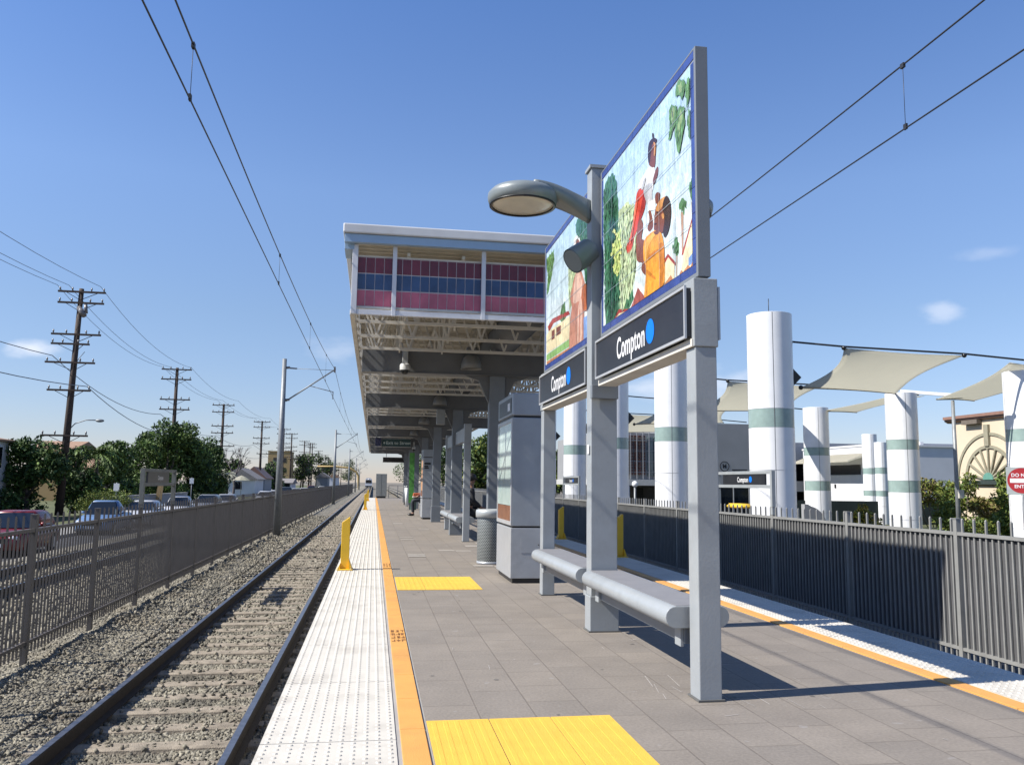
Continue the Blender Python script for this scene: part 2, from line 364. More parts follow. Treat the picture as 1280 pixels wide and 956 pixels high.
def rail(name, x, y0, y1, label, base=-1.172, h=.172):
    pf = [(-.07,0),(.07,0),(.07,.012),(.012,.03),(.010,.125),(.034,.138),(.036,h-.008),(.030,h),(-.030,h),(-.036,h-.008),(-.034,.138),(-.010,.125),(-.012,.03),(-.07,.012)]
    mb = MB(); mb.prism([(x+a, base+b) for a,b in pf], 'y', y0, y1)
    o = part(name, mb, [RAILS, RAILT]);
    for p in o.data.polygons:
        if abs(p.normal.z) > .7 and p.center.z > base+h-.01: p.material_index = 1
    return tag(o, label, 'rail')
rail('rail', -2.655, -2, 520, 'left rail of the near track, its rusty web in shade above the ballast')
rail('rail', -1.13, -2, 520, 'right rail of the near track, running closest to the platform edge')
rail('rail', 5.03, -2, 520, 'rail of the far track nearest the platform, down beside its right edge')
rail('rail', 6.56, -2, 520, 'rail of the far track close along the right-hand fence')
rail('rail', -7.25, 2, 400, 'rusty freight rail just behind the left fence', -1.16, .2)
rail('rail', -8.75, 2, 400, 'outer rusty freight rail, nearer the street beyond the left fence', -1.16, .2)

# platform ------------------------------------------------------------
PY0, PY1 = -3., 67.
def paver_mat():
    m = mat('platform_pavers', (.246, .214, .177), .8, 0, .08, 3, 0, 60, .5, .7, (.175, .150, .125))
    N = m.node_tree.nodes; L = m.node_tree.links; b = N['Principled BSDF']; src = b.inputs['Base Color'].links[0].from_socket
    tc = N.new('ShaderNodeTexCoord'); sp = N.new('ShaderNodeSeparateXYZ'); cb = N.new('ShaderNodeCombineXYZ'); L.new(tc.outputs['Object'], sp.inputs[0])
    L.new(sp.outputs[1], cb.inputs[0]); L.new(sp.outputs[0], cb.inputs[1])
    br = N.new('ShaderNodeTexBrick'); br.inputs['Scale'].default_value = 1; br.inputs['Brick Width'].default_value = .61; br.inputs['Row Height'].default_value = .305
    br.inputs['Mortar Size'].default_value = .006; br.inputs['Mortar Smooth'].default_value = .4; br.offset = .5; br.inputs['Color1'].default_value = (.93,.93,.94,1); br.inputs['Color2'].default_value = (1.07,1.06,1.05,1); br.inputs['Mortar'].default_value = (.70,.68,.66,1); br.squash = .62; br.squash_frequency = 3; br.offset_frequency = 2
    br.inputs['Bias'].default_value = -.2
    L.new(cb.outputs[0], br.inputs['Vector'])
    mx = N.new('ShaderNodeMix'); mx.data_type = 'RGBA'; mx.blend_type = 'MULTIPLY'; mx.inputs[0].default_value = .85; L.new(src, mx.inputs[6]); L.new(br.outputs['Color'], mx.inputs[7])
    # pale worn pavers here and there
    vo = N.new('ShaderNodeTexVoronoi'); vo.inputs['Scale'].default_value = 1.4; L.new(tc.outputs['Object'], vo.inputs['Vector'])
    fine = N.new('ShaderNodeTexNoise'); fine.inputs['Scale'].default_value = 55; fine.inputs['Detail'].default_value = 6; L.new(tc.outputs['Object'], fine.inputs['Vector'])
    mr = N.new('ShaderNodeMapRange'); mr.inputs[1].default_value = .3; mr.inputs[2].default_value = .7; mr.inputs[3].default_value = .88; mr.inputs[4].default_value = 1.12; L.new(fine.outputs[0], mr.inputs[0])
    m2 = N.new('ShaderNodeMix'); m2.data_type = 'RGBA'; m2.blend_type = 'MULTIPLY'; m2.inputs[0].default_value = 1; L.new(mx.outputs[2], m2.inputs[6]); L.new(mr.outputs[0], m2.inputs[7])
    # chewing gum and scuffs
    sp2 = N.new('ShaderNodeTexNoise'); sp2.inputs['Scale'].default_value = 9; sp2.inputs['Detail'].default_value = 2; L.new(tc.outputs['Object'], sp2.inputs['Vector'])
    r2 = N.new('ShaderNodeMapRange'); r2.inputs[1].default_value = .70; r2.inputs[2].default_value = .74; r2.inputs[4].default_value = .5; L.new(sp2.outputs[0], r2.inputs[0])
    m4 = N.new('ShaderNodeMix'); m4.data_type = 'RGBA'; L.new(r2.outputs[0], m4.inputs[0]); L.new(m2.outputs[2], m4.inputs[6]); m4.inputs[7].default_value = (.24,.225,.21,1)
    L.new(m4.outputs[2], b.inputs['Base Color'])
    bp = N.new('ShaderNodeBump'); bp.inputs['Strength'].default_value = .35; bp.inputs['Distance'].default_value = .006
    ad = N.new('ShaderNodeMath'); ad.operation = 'MULTIPLY_ADD'; ad.inputs[1].default_value = -1.2; L.new(br.outputs['Fac'], ad.inputs[0]); L.new(fine.outputs[0], ad.inputs[2])
    L.new(ad.outputs[0], bp.inputs['Height']); L.new(bp.outputs[0], b.inputs['Normal'])
    return m
PAV = paver_mat()
pm = MB(); pm.box(-.47, 4.38, PY0, PY1, -1.3, -.004)
struct('platform', pm, CONC)
pv = MB(); pv.add([(.312,PY0,0),(3.688,PY0,0),(3.688,PY1,0),(.312,PY1,0)], [(0,1,2,3)]); struct('platform_paving', pv, PAV)
ORANGE = mat('edge_orange', (.72, .355, .085), .65, 0, .06, 5, .2, 140, .5, 2.2, (.46, .22, .08))
TACT = mat('tactile_white', (.64, .60, .52), .65, 0, .05, 6, .1, 140, .75, 2.4, (.43, .39, .33))
om = MB()
for xa, xb in ((.172,.298),(3.702,3.828)):
    y = PY0 + .12
    while y < PY1-.1:
        y1 = min(y+.61, PY1); om.box(xa, xb, y+.003, y1-.003, -.02, .006); y = y1
struct('orange_edge_line', om, ORANGE, bevel=.003)
tm = MB()
dome = lambda cx, cy: None
y = 4.28 - 1.22*7
while y < PY1-.5:
    for xa, xb in ((-.495,.148),(3.852,4.405)):
        tm.box(xa, xb, max(y+.004,PY0), min(y+1.216,PY1), -.05, .002)
    y += 1.22
# raised truncated domes
n8 = 8; ca = [(math.cos(2*math.pi*k/n8), math.sin(2*math.pi*k/n8)) for k in range(n8)]
DX = [(-.465+.0585*i) for i in range(11)]; DX2 = [3.88+.0585*i for i in range(9)]
V = []; F = []
def domes(xs, y0, y1):
    yy = y0
    while yy < y1:
        for x in xs:
            o = len(V)
            for c, s_ in ca: V.append((x+.0135*c, yy+.0135*s_, .002))
            for c, s_ in ca: V.append((x+.008*c, yy+.008*s_, .0075))
            for k in range(n8): F.append((o+k, o+(k+1)%n8, o+n8+(k+1)%n8, o+n8+k))
            F.append(tuple(o+n8+k for k in range(n8)))
        yy += .0585
domes(DX, 3.6, 45); domes(DX2, 3.6, 30)
tm.add(V, F, 0)
struct('tactile_edge_paving', tm, TACT)
MURAL_A=[('pale_green', [(6.563, 3.511), (6.287, 3.528), (6.074, 3.43), (6.016, 3.192), (6.04, 2.913), (6.124, 2.763), (6.318, 2.637), (6.545, 2.616), (6.519, 3.071)]), ('cypress', [(6.968, 3.864), (6.836, 3.934), (6.659, 3.911), (6.562, 3.804), (6.515, 3.606), (6.493, 3.337), (6.426, 3.1), (6.496, 2.916), (6.451, 2.731), (6.592, 2.585), (6.914, 2.589)]), ('cypress_dark', [(6.811, 3.721), (6.684, 3.778), (6.611, 3.569), (6.565, 3.289), (6.614, 3.027), (6.567, 2.797), (6.688, 2.644), (6.812, 2.62), (6.761, 2.994)]), ('leaf_light', [(6.72, 3.235), (6.591, 3.315), (6.516, 3.379), (6.468, 3.307), (6.43, 3.197), (6.479, 3.139), (6.422, 3.025), (6.568, 2.977), (6.669, 3.06), (6.607, 3.117)]), ('leaf_light', [(6.567, 3.265), (6.443, 3.371), (6.42, 3.321), (6.459, 3.233), (6.508, 3.19)]), ('palm_trunk', [(4.895, 3.057), (4.861, 3.045), (4.862, 2.927), (4.891, 2.936)]), ('palm_leaf', [(4.926, 3.19), (4.876, 3.211), (4.834, 3.167), (4.848, 3.106), (4.861, 3.045), (4.895, 3.068), (4.916, 3.131)]), ('palm_trunk', [(5.082, 3.046), (5.033, 3.03), (5.048, 2.747), (5.072, 2.754)]), ('palm_leaf', [(5.118, 3.087), (5.089, 3.123), (5.036, 3.128), (4.977, 3.085), (4.967, 3.025), (5.014, 3.058), (5.022, 3.004), (5.051, 3.053), (5.089, 3.02), (5.081, 3.069)]), ('palm_trunk', [(5.172, 2.781), (5.153, 2.776), (5.163, 2.63), (5.176, 2.633)]), ('palm_leaf', [(5.24, 2.858), (5.207, 2.901), (5.149, 2.895), (5.113, 2.844), (5.127, 2.786), (5.178, 2.774), (5.229, 2.808)]), ('roof_red', [(5.078, 2.755), (4.876, 2.945), (4.8, 2.856), (4.801, 2.829), (4.877, 2.918), (5.048, 2.747)]), ('cream', [(5.048, 2.747), (4.877, 2.918), (4.801, 2.829), (4.809, 2.585), (5.089, 2.612)]), ('window_blue', [(4.954, 2.699), (4.81, 2.714), (4.812, 2.65), (4.956, 2.645)]), ('roof_red', [(5.41, 2.81), (5.334, 2.835), (5.186, 2.733), (5.193, 2.712), (5.328, 2.806), (5.383, 2.779)]), ('cream', [(5.39, 2.781), (5.328, 2.806), (5.205, 2.721), (5.215, 2.62), (5.401, 2.618)]), ('fence_rust', [(5.429, 2.589), (5.278, 2.67), (5.241, 2.603), (5.12, 2.619), (5.087, 2.656), (5.052, 2.614), (4.967, 2.659), (4.924, 2.615), (4.863, 2.658), (4.804, 2.648), (4.806, 2.579), (5.429, 2.577)]), ('white', [(6.232, 2.594), (6.004, 2.799), (5.827, 2.68), (5.828, 2.639), (5.997, 2.751), (6.17, 2.579)]), ('house_red', [(6.17, 2.579), (5.997, 2.751), (5.828, 2.639), (5.829, 2.576), (6.127, 2.573)]), ('tree_dark', [(6.368, 2.652), (6.285, 2.73), (6.231, 2.704), (6.141, 2.776), (6.091, 2.687), (6.214, 2.6), (6.332, 2.592)]), ('roof_red', [(6.63, 2.58), (6.501, 2.686), (6.232, 2.58), (6.425, 2.58)]), ('cream', [(6.58, 2.576), (6.492, 2.649), (6.332, 2.581), (6.454, 2.569)]), ('pants_red', [(5.977, 3.513), (5.837, 3.477), (5.786, 3.4), (5.816, 3.319), (5.918, 3.258), (6.05, 3.189), (6.182, 3.061), (6.281, 3.116), (6.253, 3.181), (6.118, 3.23), (6.069, 3.349), (6.037, 3.46)]), ('pants_dark', [(5.838, 3.444), (5.786, 3.4), (5.816, 3.319), (5.918, 3.258), (6.007, 3.209), (5.929, 3.331)]), ('shirt_white', [(5.999, 3.533), (5.875, 3.575), (5.714, 3.6), (5.608, 3.562), (5.579, 3.496), (5.61, 3.446), (5.657, 3.392), (5.828, 3.484)]), ('shirt_grey', [(5.844, 3.479), (5.656, 3.453), (5.649, 3.318), (5.584, 3.256), (5.705, 3.281), (5.791, 3.367)]), ('white', [(5.729, 3.329), (5.577, 3.315), (5.579, 3.228), (5.749, 3.271)]), ('skin', [(5.695, 3.778), (5.603, 3.77), (5.551, 3.717), (5.564, 3.632), (5.584, 3.558), (5.653, 3.575), (5.729, 3.646)]), ('hair', [(5.74, 3.713), (5.711, 3.784), (5.618, 3.785), (5.538, 3.743), (5.557, 3.72), (5.634, 3.742), (5.673, 3.675), (5.698, 3.623), (5.729, 3.646)]), ('hair', [(5.639, 3.826), (5.609, 3.819), (5.603, 3.78), (5.633, 3.791)]), ('skin', [(5.625, 3.472), (5.543, 3.532), (5.508, 3.509), (5.536, 3.459), (5.611, 3.426)]), ('skin', [(5.577, 3.34), (5.522, 3.339), (5.475, 3.304), (5.524, 3.247), (5.578, 3.29)]), ('skin_dark', [(6.034, 3.11), (5.989, 3.244), (5.91, 3.265), (5.858, 3.19), (5.9, 3.111), (5.821, 3.049), (5.797, 2.812), (5.904, 2.865), (5.895, 2.921), (6.01, 2.965)]), ('shirt_pale', [(5.841, 3.224), (5.692, 3.252), (5.599, 3.172), (5.612, 3.076), (5.828, 3.07)]), ('orange', [(5.836, 3.073), (5.619, 3.081), (5.51, 3.051), (5.434, 2.983), (5.396, 2.83), (5.443, 2.58), (5.829, 2.581), (5.793, 2.837), (5.847, 2.927)]), ('orange_dark', [(5.513, 2.935), (5.421, 2.933), (5.396, 2.83), (5.443, 2.58), (5.539, 2.58), (5.481, 2.757)]), ('skin_dark', [(5.611, 3.113), (5.579, 3.228), (5.505, 3.253), (5.415, 3.186), (5.389, 3.092), (5.426, 3.013), (5.51, 3.045), (5.597, 3.081)]), ('skin_lit', [(5.564, 3.223), (5.498, 3.263), (5.385, 3.258), (5.331, 3.224), (5.428, 3.202), (5.507, 3.192)]), ('hair_dark', [(5.428, 3.196), (5.382, 3.247), (5.324, 3.241), (5.265, 3.165), (5.261, 3.075), (5.31, 2.99), (5.385, 2.964), (5.419, 3.017), (5.382, 3.102)]), ('skin_dark', [(5.702, 3.103), (5.626, 3.118), (5.647, 3.2), (5.684, 3.256), (5.73, 3.262), (5.708, 3.192), (5.756, 3.143)]), ('orange_dark', [(5.744, 2.928), (5.549, 2.926), (5.531, 2.907), (5.722, 2.894)]), ('orange_dark', [(5.762, 2.829), (5.59, 2.731), (5.612, 2.724), (5.774, 2.806)]), ('orange_lit', [(5.813, 3.047), (5.627, 3.073), (5.554, 3.048), (5.735, 2.999), (5.792, 2.887), (5.814, 2.957)]), ('skin_dark', [(5.612, 3.073), (5.503, 3.048), (5.525, 3.03), (5.59, 3.047)]), ('skin_lit', [(5.444, 3.144), (5.409, 3.145), (5.389, 3.114), (5.417, 3.104)]), ('hair_dark', [(5.558, 3.201), (5.518, 3.195), (5.518, 3.184), (5.55, 3.191)]), ('hair', [(5.6, 3.13), (5.556, 3.121), (5.56, 3.111), (5.593, 3.119)]), ('hair', [(5.662, 3.725), (5.632, 3.717), (5.632, 3.708), (5.659, 3.716)]), ('skin_lit', [(5.604, 3.748), (5.557, 3.71), (5.573, 3.635), (5.597, 3.645), (5.587, 3.702)]), ('shirt_grey', [(5.826, 3.545), (5.782, 3.536), (5.847, 3.478), (5.892, 3.499)]), ('red_lit', [(6.029, 3.444), (5.978, 3.432), (6.083, 3.259), (6.155, 3.145), (6.199, 3.169), (6.109, 3.284)]), ('leaf_yellow', [(6.678, 3.391), (6.637, 3.408), (6.581, 3.376), (6.606, 3.357)]), ('leaf_yellow', [(6.596, 3.334), (6.556, 3.351), (6.502, 3.32), (6.527, 3.302)]), ('leaf_yellow', [(6.507, 3.279), (6.468, 3.296), (6.415, 3.266), (6.439, 3.248)]), ('leaf_yellow', [(6.699, 3.276), (6.657, 3.294), (6.602, 3.263), (6.627, 3.244)]), ('leaf_yellow', [(6.577, 3.207), (6.537, 3.224), (6.483, 3.195), (6.508, 3.176)]), ('leaf_yellow', [(6.498, 3.158), (6.459, 3.175), (6.407, 3.146), (6.431, 3.128)]), ('leaf_yellow', [(6.638, 3.151), (6.597, 3.169), (6.542, 3.14), (6.567, 3.121)]), ('leaf_yellow', [(6.538, 3.096), (6.498, 3.114), (6.445, 3.085), (6.47, 3.066)]), ('leaf_yellow', [(6.668, 3.081), (6.628, 3.099), (6.573, 3.07), (6.598, 3.051)]), ('leaf_yellow', [(6.578, 3.014), (6.538, 3.033), (6.485, 3.005), (6.509, 2.986)]), ('leaf_yellow', [(6.73, 3.2), (6.689, 3.218), (6.632, 3.187), (6.658, 3.168)]), ('leaf_yellow', [(6.478, 3.202), (6.44, 3.219), (6.387, 3.19), (6.411, 3.172)]), ('vine', [(5.272, 3.835), (5.218, 3.859), (5.128, 3.812), (5.119, 3.736), (5.17, 3.673), (5.238, 3.626), (5.291, 3.634), (5.262, 3.723)]), ('vine', [(5.158, 3.64), (5.117, 3.745), (5.052, 3.776), (4.975, 3.726), (4.978, 3.608), (5.035, 3.521), (5.093, 3.424), (5.126, 3.512)]), ('vine', [(5.124, 3.948), (5.077, 3.963), (4.974, 3.912), (4.97, 3.854), (5.031, 3.8), (5.075, 3.858), (5.136, 3.868)]), ('vine', [(4.961, 3.85), (4.925, 3.897), (4.841, 3.855), (4.858, 3.781), (4.907, 3.732), (4.946, 3.706)]), ('vine', [(4.936, 3.58), (4.913, 3.68), (4.85, 3.673), (4.816, 3.635), (4.824, 3.54), (4.892, 3.47), (4.913, 3.534)]), ('vine_light', [(5.244, 3.793), (5.192, 3.827), (5.154, 3.781), (5.204, 3.688)]), ('vine_light', [(5.106, 3.664), (5.048, 3.746), (5.01, 3.687), (5.064, 3.552)]), ('vine_light', [(5.093, 3.933), (5.022, 3.932), (5.004, 3.88), (5.06, 3.86)]), ('vine_light', [(4.901, 3.619), (4.853, 3.652), (4.841, 3.592), (4.885, 3.54)])]
MURAL_B=[('cypress', [(8.039, 3.88), (7.846, 3.936), (7.356, 3.842), (7.31, 3.178), (7.475, 3.002), (7.607, 3.141), (7.7, 3.388), (7.937, 3.637)]), ('pale_green', [(8.337, 3.507), (8.184, 3.636), (8.032, 3.523), (7.98, 3.345), (8.124, 3.169), (8.252, 3.007), (8.33, 3.215)]), ('vine', [(9.507, 3.92), (9.218, 3.909), (9.068, 3.921), (9.11, 3.707), (9.33, 3.493), (9.461, 3.469), (9.403, 3.673)]), ('vine', [(9.28, 3.859), (9.117, 3.908), (9.039, 3.794), (9.183, 3.646), (9.311, 3.65)]), ('palm_leaf', [(8.764, 3.035), (8.654, 3.163), (8.489, 3.177), (8.43, 2.994), (8.592, 2.964)]), ('roof_red', [(9.378, 3.073), (9.125, 3.118), (8.326, 3.046), (8.252, 2.995), (9.061, 3.053), (9.31, 2.994)]), ('cream', [(9.44, 2.977), (9.311, 3.007), (8.252, 2.983), (8.246, 2.745), (9.431, 2.761)]), ('window_dark', [(9.157, 2.98), (8.998, 2.977), (8.994, 2.868), (9.154, 2.875)]), ('window_dark', [(8.914, 2.974), (8.682, 2.961), (8.679, 2.869), (8.911, 2.879)]), ('lawn', [(9.43, 2.747), (8.246, 2.74), (8.244, 2.662), (9.427, 2.675)]), ('fence_rust', [(9.427, 2.667), (8.244, 2.651), (8.242, 2.533), (9.422, 2.546)]), ('robe_pink', [(8.263, 2.583), (8.25, 2.911), (8.172, 3.061), (8.256, 3.15), (8.176, 3.252), (8.029, 3.358), (7.838, 3.379), (7.607, 3.141), (7.518, 2.989), (7.649, 2.974), (7.671, 2.58), (7.966, 2.565)]), ('robe_lit', [(8.123, 3.098), (8.028, 3.334), (7.885, 3.368), (7.743, 3.218), (7.787, 3.07), (7.927, 3.056)]), ('robe_lit', [(7.919, 2.576), (7.897, 3.004), (7.74, 3.015), (7.761, 2.573)]), ('child_brown', [(7.715, 3.167), (7.563, 3.153), (7.467, 3.021), (7.5, 2.898), (7.675, 2.912), (7.749, 3.04)]), ('white', [(8.122, 3.571), (8.086, 3.739), (7.968, 3.752), (7.814, 3.671), (7.831, 3.572), (7.936, 3.579), (7.983, 3.51)]), ('skin_dark', [(8.023, 3.568), (8.006, 3.692), (7.928, 3.7), (7.851, 3.647), (7.869, 3.56), (7.945, 3.546)]), ('robe_pink', [(8.091, 3.021), (8.013, 3.028), (8.027, 2.73), (8.104, 2.651)]), ('robe_pink', [(7.859, 2.927), (7.812, 2.94), (7.826, 2.651), (7.881, 2.604)]), ('hair', [(8.005, 3.666), (7.928, 3.667), (7.918, 3.648), (7.985, 3.646)]), ('window_blue', [(7.674, 2.846), (7.465, 2.837), (7.462, 2.546), (7.671, 2.547)])]
# ------------------------------------------------------------------ platform furniture
PYc = 7.18
# worn stencilled warnings on the orange lines (illegible strokes)
def stencil(x, y, seed, label):
    rr = random.Random(seed); mb = MB()
    for row in range(4):
        for col in range(3):
            cx = x-.04+.04*col; cy = y-.21+.14*row
            for _ in range(rr.choice((2,3,3))):
                if rr.random() < .5: mb.add([(cx-.016,cy+(q:=rr.uniform(-.045,.035)),.0075),(cx+.014,q+cy,.0075),(cx+.014,q+cy+.014,.0075),(cx-.016,q+cy+.014,.0075)], [(0,1,2,3)])
                else: mb.add([(cx+(q:=rr.uniform(-.016,.008)),cy-.045,.0082),(q+cx+.008,cy-.045,.0082),(q+cx+.008,cy+.045,.0082),(q+cx,cy+.045,.0082)], [(0,1,2,3)])
    tag(part('stencil_marking', mb, TXTD), label, 'marking', 'worn stencils on the orange lines')
stencil(.237, 7.05, 1, 'worn brown stencil on the left orange line beside the big foreground yellow mat')
stencil(.237, 12.9, 2, 'worn brown stencil on the left orange line beyond the smaller yellow mat')
stencil(3.765, 9.1, 3, 'worn brown stencil on the right orange line behind the near sign post')

def mat_tile(x0, x1, y0, y1, label):
    mb = MB(); n = 3; w = (x1-x0)/n
    for i in range(n):
        a = x0+w*i+.003; b = x0+w*(i+1)-.003; mb.box(a, b, y0, y1, -.004, .006)
        for gx in np.arange(a+.035, b-.02, .06):
            mb.box(gx-.012, gx+.012, y0+.03, y1-.03, .0055, .0078)
    return tag(part('tactile_mat', mb, MATY, None, .002), label, 'tactile mat', 'yellow boarding mats set in the paving')
mat_tile(.312, 1.315, 3.15, 4.575, 'large bright yellow boarding mat in the foreground at the bottom of the view')
mat_tile(.312, 1.318, 9.99, 11.33, 'smaller-looking yellow boarding mat further along, left of the steel kiosk')

def shelter(y, label, tall):
    t = thing('mural_stand', label, 'sign stand', (1.99, y, 0), 0, 'painted steel sign frames along the platform centre')
    for s in (-1, 1):
        p = MB(); yy = s*2.31 + (.015 if s > 0 else 0)
        p.box(-.07, .07, yy-.075, yy+.075, 0, 2.1); p.box(-.079, .079, yy-.084, yy+.084, 2.1, 2.53)
        pp = part('post', p, PAINT, t, .006)
        bb = MB(); bb.box(-.082,.082, yy-.088, yy+.088, .002, .012); part('base_plate', bb, mat('grout_dark', (.12,.12,.115), .9), pp)
    c = MB(); H = 4.12 if tall else 2.55
    c.box(-.128, .128, -.09, .09, 0, .30); c.box(-.118, .118, -.08, .08, .30, H)
    cc = part('column', c, PAINT, t, .006)
    ft = MB(); ft.box(-.14,.14,-.10,.10,.002,.012); part('base_plate', ft, MATS['grout_dark'], cc)
    st = MB(); st.box(-.1305,-.1285,-.05,.01,1.52,1.60) if tall else st.box(-.1305,-.1285,-.03,.02,1.6,1.66); part('sticker', st, TXTW, cc)
    if tall: d = MB(); d.box(-.135,.135,-.095,.095, H+.001, H+.03); part('cap', d, PAINT, cc)
    else:
        d = MB(); d.box(-.135,.135,-.095,.095,.56,.60); part('collar', d, PAINT, cc)
        for s in (-1,1):
            q = MB(); q.box(-.05,.05, min(s*.085,s*2.215), max(s*.085,s*2.215), 2.16, 2.46); part('name_panel', q, PAINT, t, .004)
    return t
shelter(PYc, 'tall grey frame in the foreground carrying the two tile murals', True)
shelter(PYc+13.2, 'low grey sign frame under the canopy, just past the trash can', False)

def bench(y0, y1, label):
    t = thing('bench', label, 'bench', (1.99, (y0+y1)/2, 0), 0, 'rounded grey metal benches')
    L = (y1-y0)/2; r = .066; w = .14
    pf = [(-w - r*math.sin(a), .452 + r*math.cos(a)) for a in [math.pi*k/10 for k in range(11)]] + [(w + r*math.sin(a), .452 - r*math.cos(a)) for a in [math.pi*k/10 for k in range(11)]]
    s = MB(); s.prism(pf, 'y', -L, L, smooth=True); so_ = part('seat', s, PAINT, t, .004)
    for p in so_.data.polygons:
        if abs(p.normal.y) > .9 or abs(p.normal.z) > .99: p.use_smooth = False
    tp = MB(); tp.box(-.135, .135, -L+.012, L-.012, .5185, .5215); part('seat_top', tp, mat('bench_top_grey', (.235,.23,.235), .6, 0, .06, 8), t)
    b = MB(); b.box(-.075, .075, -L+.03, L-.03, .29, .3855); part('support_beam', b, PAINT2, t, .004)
    for s in (-1, 1):
        k = MB(); k.box(-.098, -.0755, s*(L-.09)-.05, s*(L-.09)+.05, .27, .385); part('bracket', k, PAINT, t, .003)
    return t
b1 = bench(4.985, 7.075, 'near bench with a rounded front edge, at the foot of the closest sign post')
dup(b1, (1.99, 8.35, 0), None, 'second bench from the front, beyond the central mural column')
dup(b1, (1.99, 19.28, 0), None, 'bench under the canopy before the low sign frame column, holding a person in black')
dup(b1, (1.99, 21.55, 0), None, 'bench under the canopy behind the low sign frame column')
dup(b1, (1.99, 32.3, 0), None, 'distant bench beyond the second kiosk where a person in maroon sits')

# murals: tile pictures
PAL = dict(pale_green=(.50,.60,.36), cypress=(.055,.17,.09), cypress_dark=(.025,.095,.055), leaf_light=(.50,.62,.20), palm_trunk=(.42,.26,.18), palm_leaf=(.11,.24,.10),
    roof_red=(.36,.055,.045), cream=(.80,.70,.45), window_blue=(.20,.33,.62), window_dark=(.20,.07,.06), fence_rust=(.52,.23,.11), white=(.86,.86,.82), house_red=(.36,.10,.08), tree_dark=(.07,.20,.10),
    pants_red=(.60,.065,.035), pants_dark=(.33,.03,.025), shirt_white=(.82,.82,.80), shirt_grey=(.52,.52,.52), skin=(.20,.065,.040), skin_dark=(.22,.075,.05), skin_lit=(.58,.27,.09), hair=(.05,.025,.03), hair_dark=(.05,.03,.028),
    shirt_pale=(.72,.80,.86), orange=(.86,.36,.045), orange_dark=(.62,.22,.03), orange_lit=(.95,.50,.10), red_lit=(.78,.16,.09), leaf_yellow=(.66,.70,.26), vine=(.14,.28,.10), vine_light=(.30,.42,.18), lawn=(.26,.46,.16), robe_pink=(.52,.24,.17), robe_lit=(.70,.46,.36), child_brown=(.42,.13,.05))
def mural_material():
    m = bpy.data.materials.new('mural_glaze'); m.use_nodes = True; N = m.node_tree.nodes; L = m.node_tree.links; b = N['Principled BSDF']
    at = N.new('ShaderNodeAttribute'); at.attribute_name = 'art'
    nz = N.new('ShaderNodeTexNoise'); nz.inputs['Scale'].default_value = 9; nz.inputs['Detail'].default_value = 8; nz.inputs['Roughness'].default_value = .7; tc = N.new('ShaderNodeTexCoord')
    mp = N.new('ShaderNodeMapping'); mp.inputs['Scale'].default_value = (1, 1.3, .6); L.new(tc.outputs['Object'], mp.inputs[0]); L.new(mp.outputs[0], nz.inputs['Vector'])
    mr = N.new('ShaderNodeMapRange'); mr.inputs[1].default_value = .3; mr.inputs[2].default_value = .7; mr.inputs[3].default_value = .66; mr.inputs[4].default_value = 1.22; L.new(nz.outputs[0], mr.inputs[0])
    mx = N.new('ShaderNodeMix'); mx.data_type = 'RGBA'; mx.blend_type = 'MULTIPLY'; mx.inputs[0].default_value = 1; L.new(at.outputs['Color'], mx.inputs[6]); L.new(mr.outputs[0], mx.inputs[7])
    # glaze: brush wash, and each tile fired a little lighter or darker
    sn = N.new('ShaderNodeVectorMath'); sn.operation = 'SNAP'; sn.inputs[1].default_value = (9, .305, .272); of = N.new('ShaderNodeVectorMath'); of.operation = 'ADD'; of.inputs[1].default_value = (0, .15, .05); L.new(tc.outputs['Object'], of.inputs[0]); L.new(of.outputs[0], sn.inputs[0])
    wn = N.new('ShaderNodeTexWhiteNoise'); L.new(sn.outputs[0], wn.inputs['Vector']); wr = N.new('ShaderNodeMapRange'); wr.inputs[3].default_value = .90; wr.inputs[4].default_value = 1.07; L.new(wn.outputs['Value'], wr.inputs[0])
    n2 = N.new('ShaderNodeTexNoise'); n2.inputs['Scale'].default_value = 34; n2.inputs['Detail'].default_value = 6; n2.inputs['Distortion'].default_value = 1.2; L.new(mp.outputs[0], n2.inputs['Vector'])
    r2 = N.new('ShaderNodeMapRange'); r2.inputs[1].default_value = .35; r2.inputs[2].default_value = .65; r2.inputs[3].default_value = .80; r2.inputs[4].default_value = 1.14; L.new(n2.outputs[0], r2.inputs[0])
    pm_ = N.new('ShaderNodeMath'); pm_.operation = 'MULTIPLY'; L.new(wr.outputs[0], pm_.inputs[0]); L.new(r2.outputs[0], pm_.inputs[1])
    m9 = N.new('ShaderNodeMix'); m9.data_type = 'RGBA'; m9.blend_type = 'MULTIPLY'; m9.inputs[0].default_value = 1; L.new(mx.outputs[2], m9.inputs[6]); L.new(pm_.outputs[0], m9.inputs[7])
    L.new(m9.outputs[2], b.inputs['Base Color']); b.inputs['Roughness'].default_value = .22; b.inputs['Specular IOR Level'].default_value = .4; return m
MUR = mural_material(); MBLUE = mat('mural_border_blue', (.045, .075, .26), .25, 0, .25, 9)
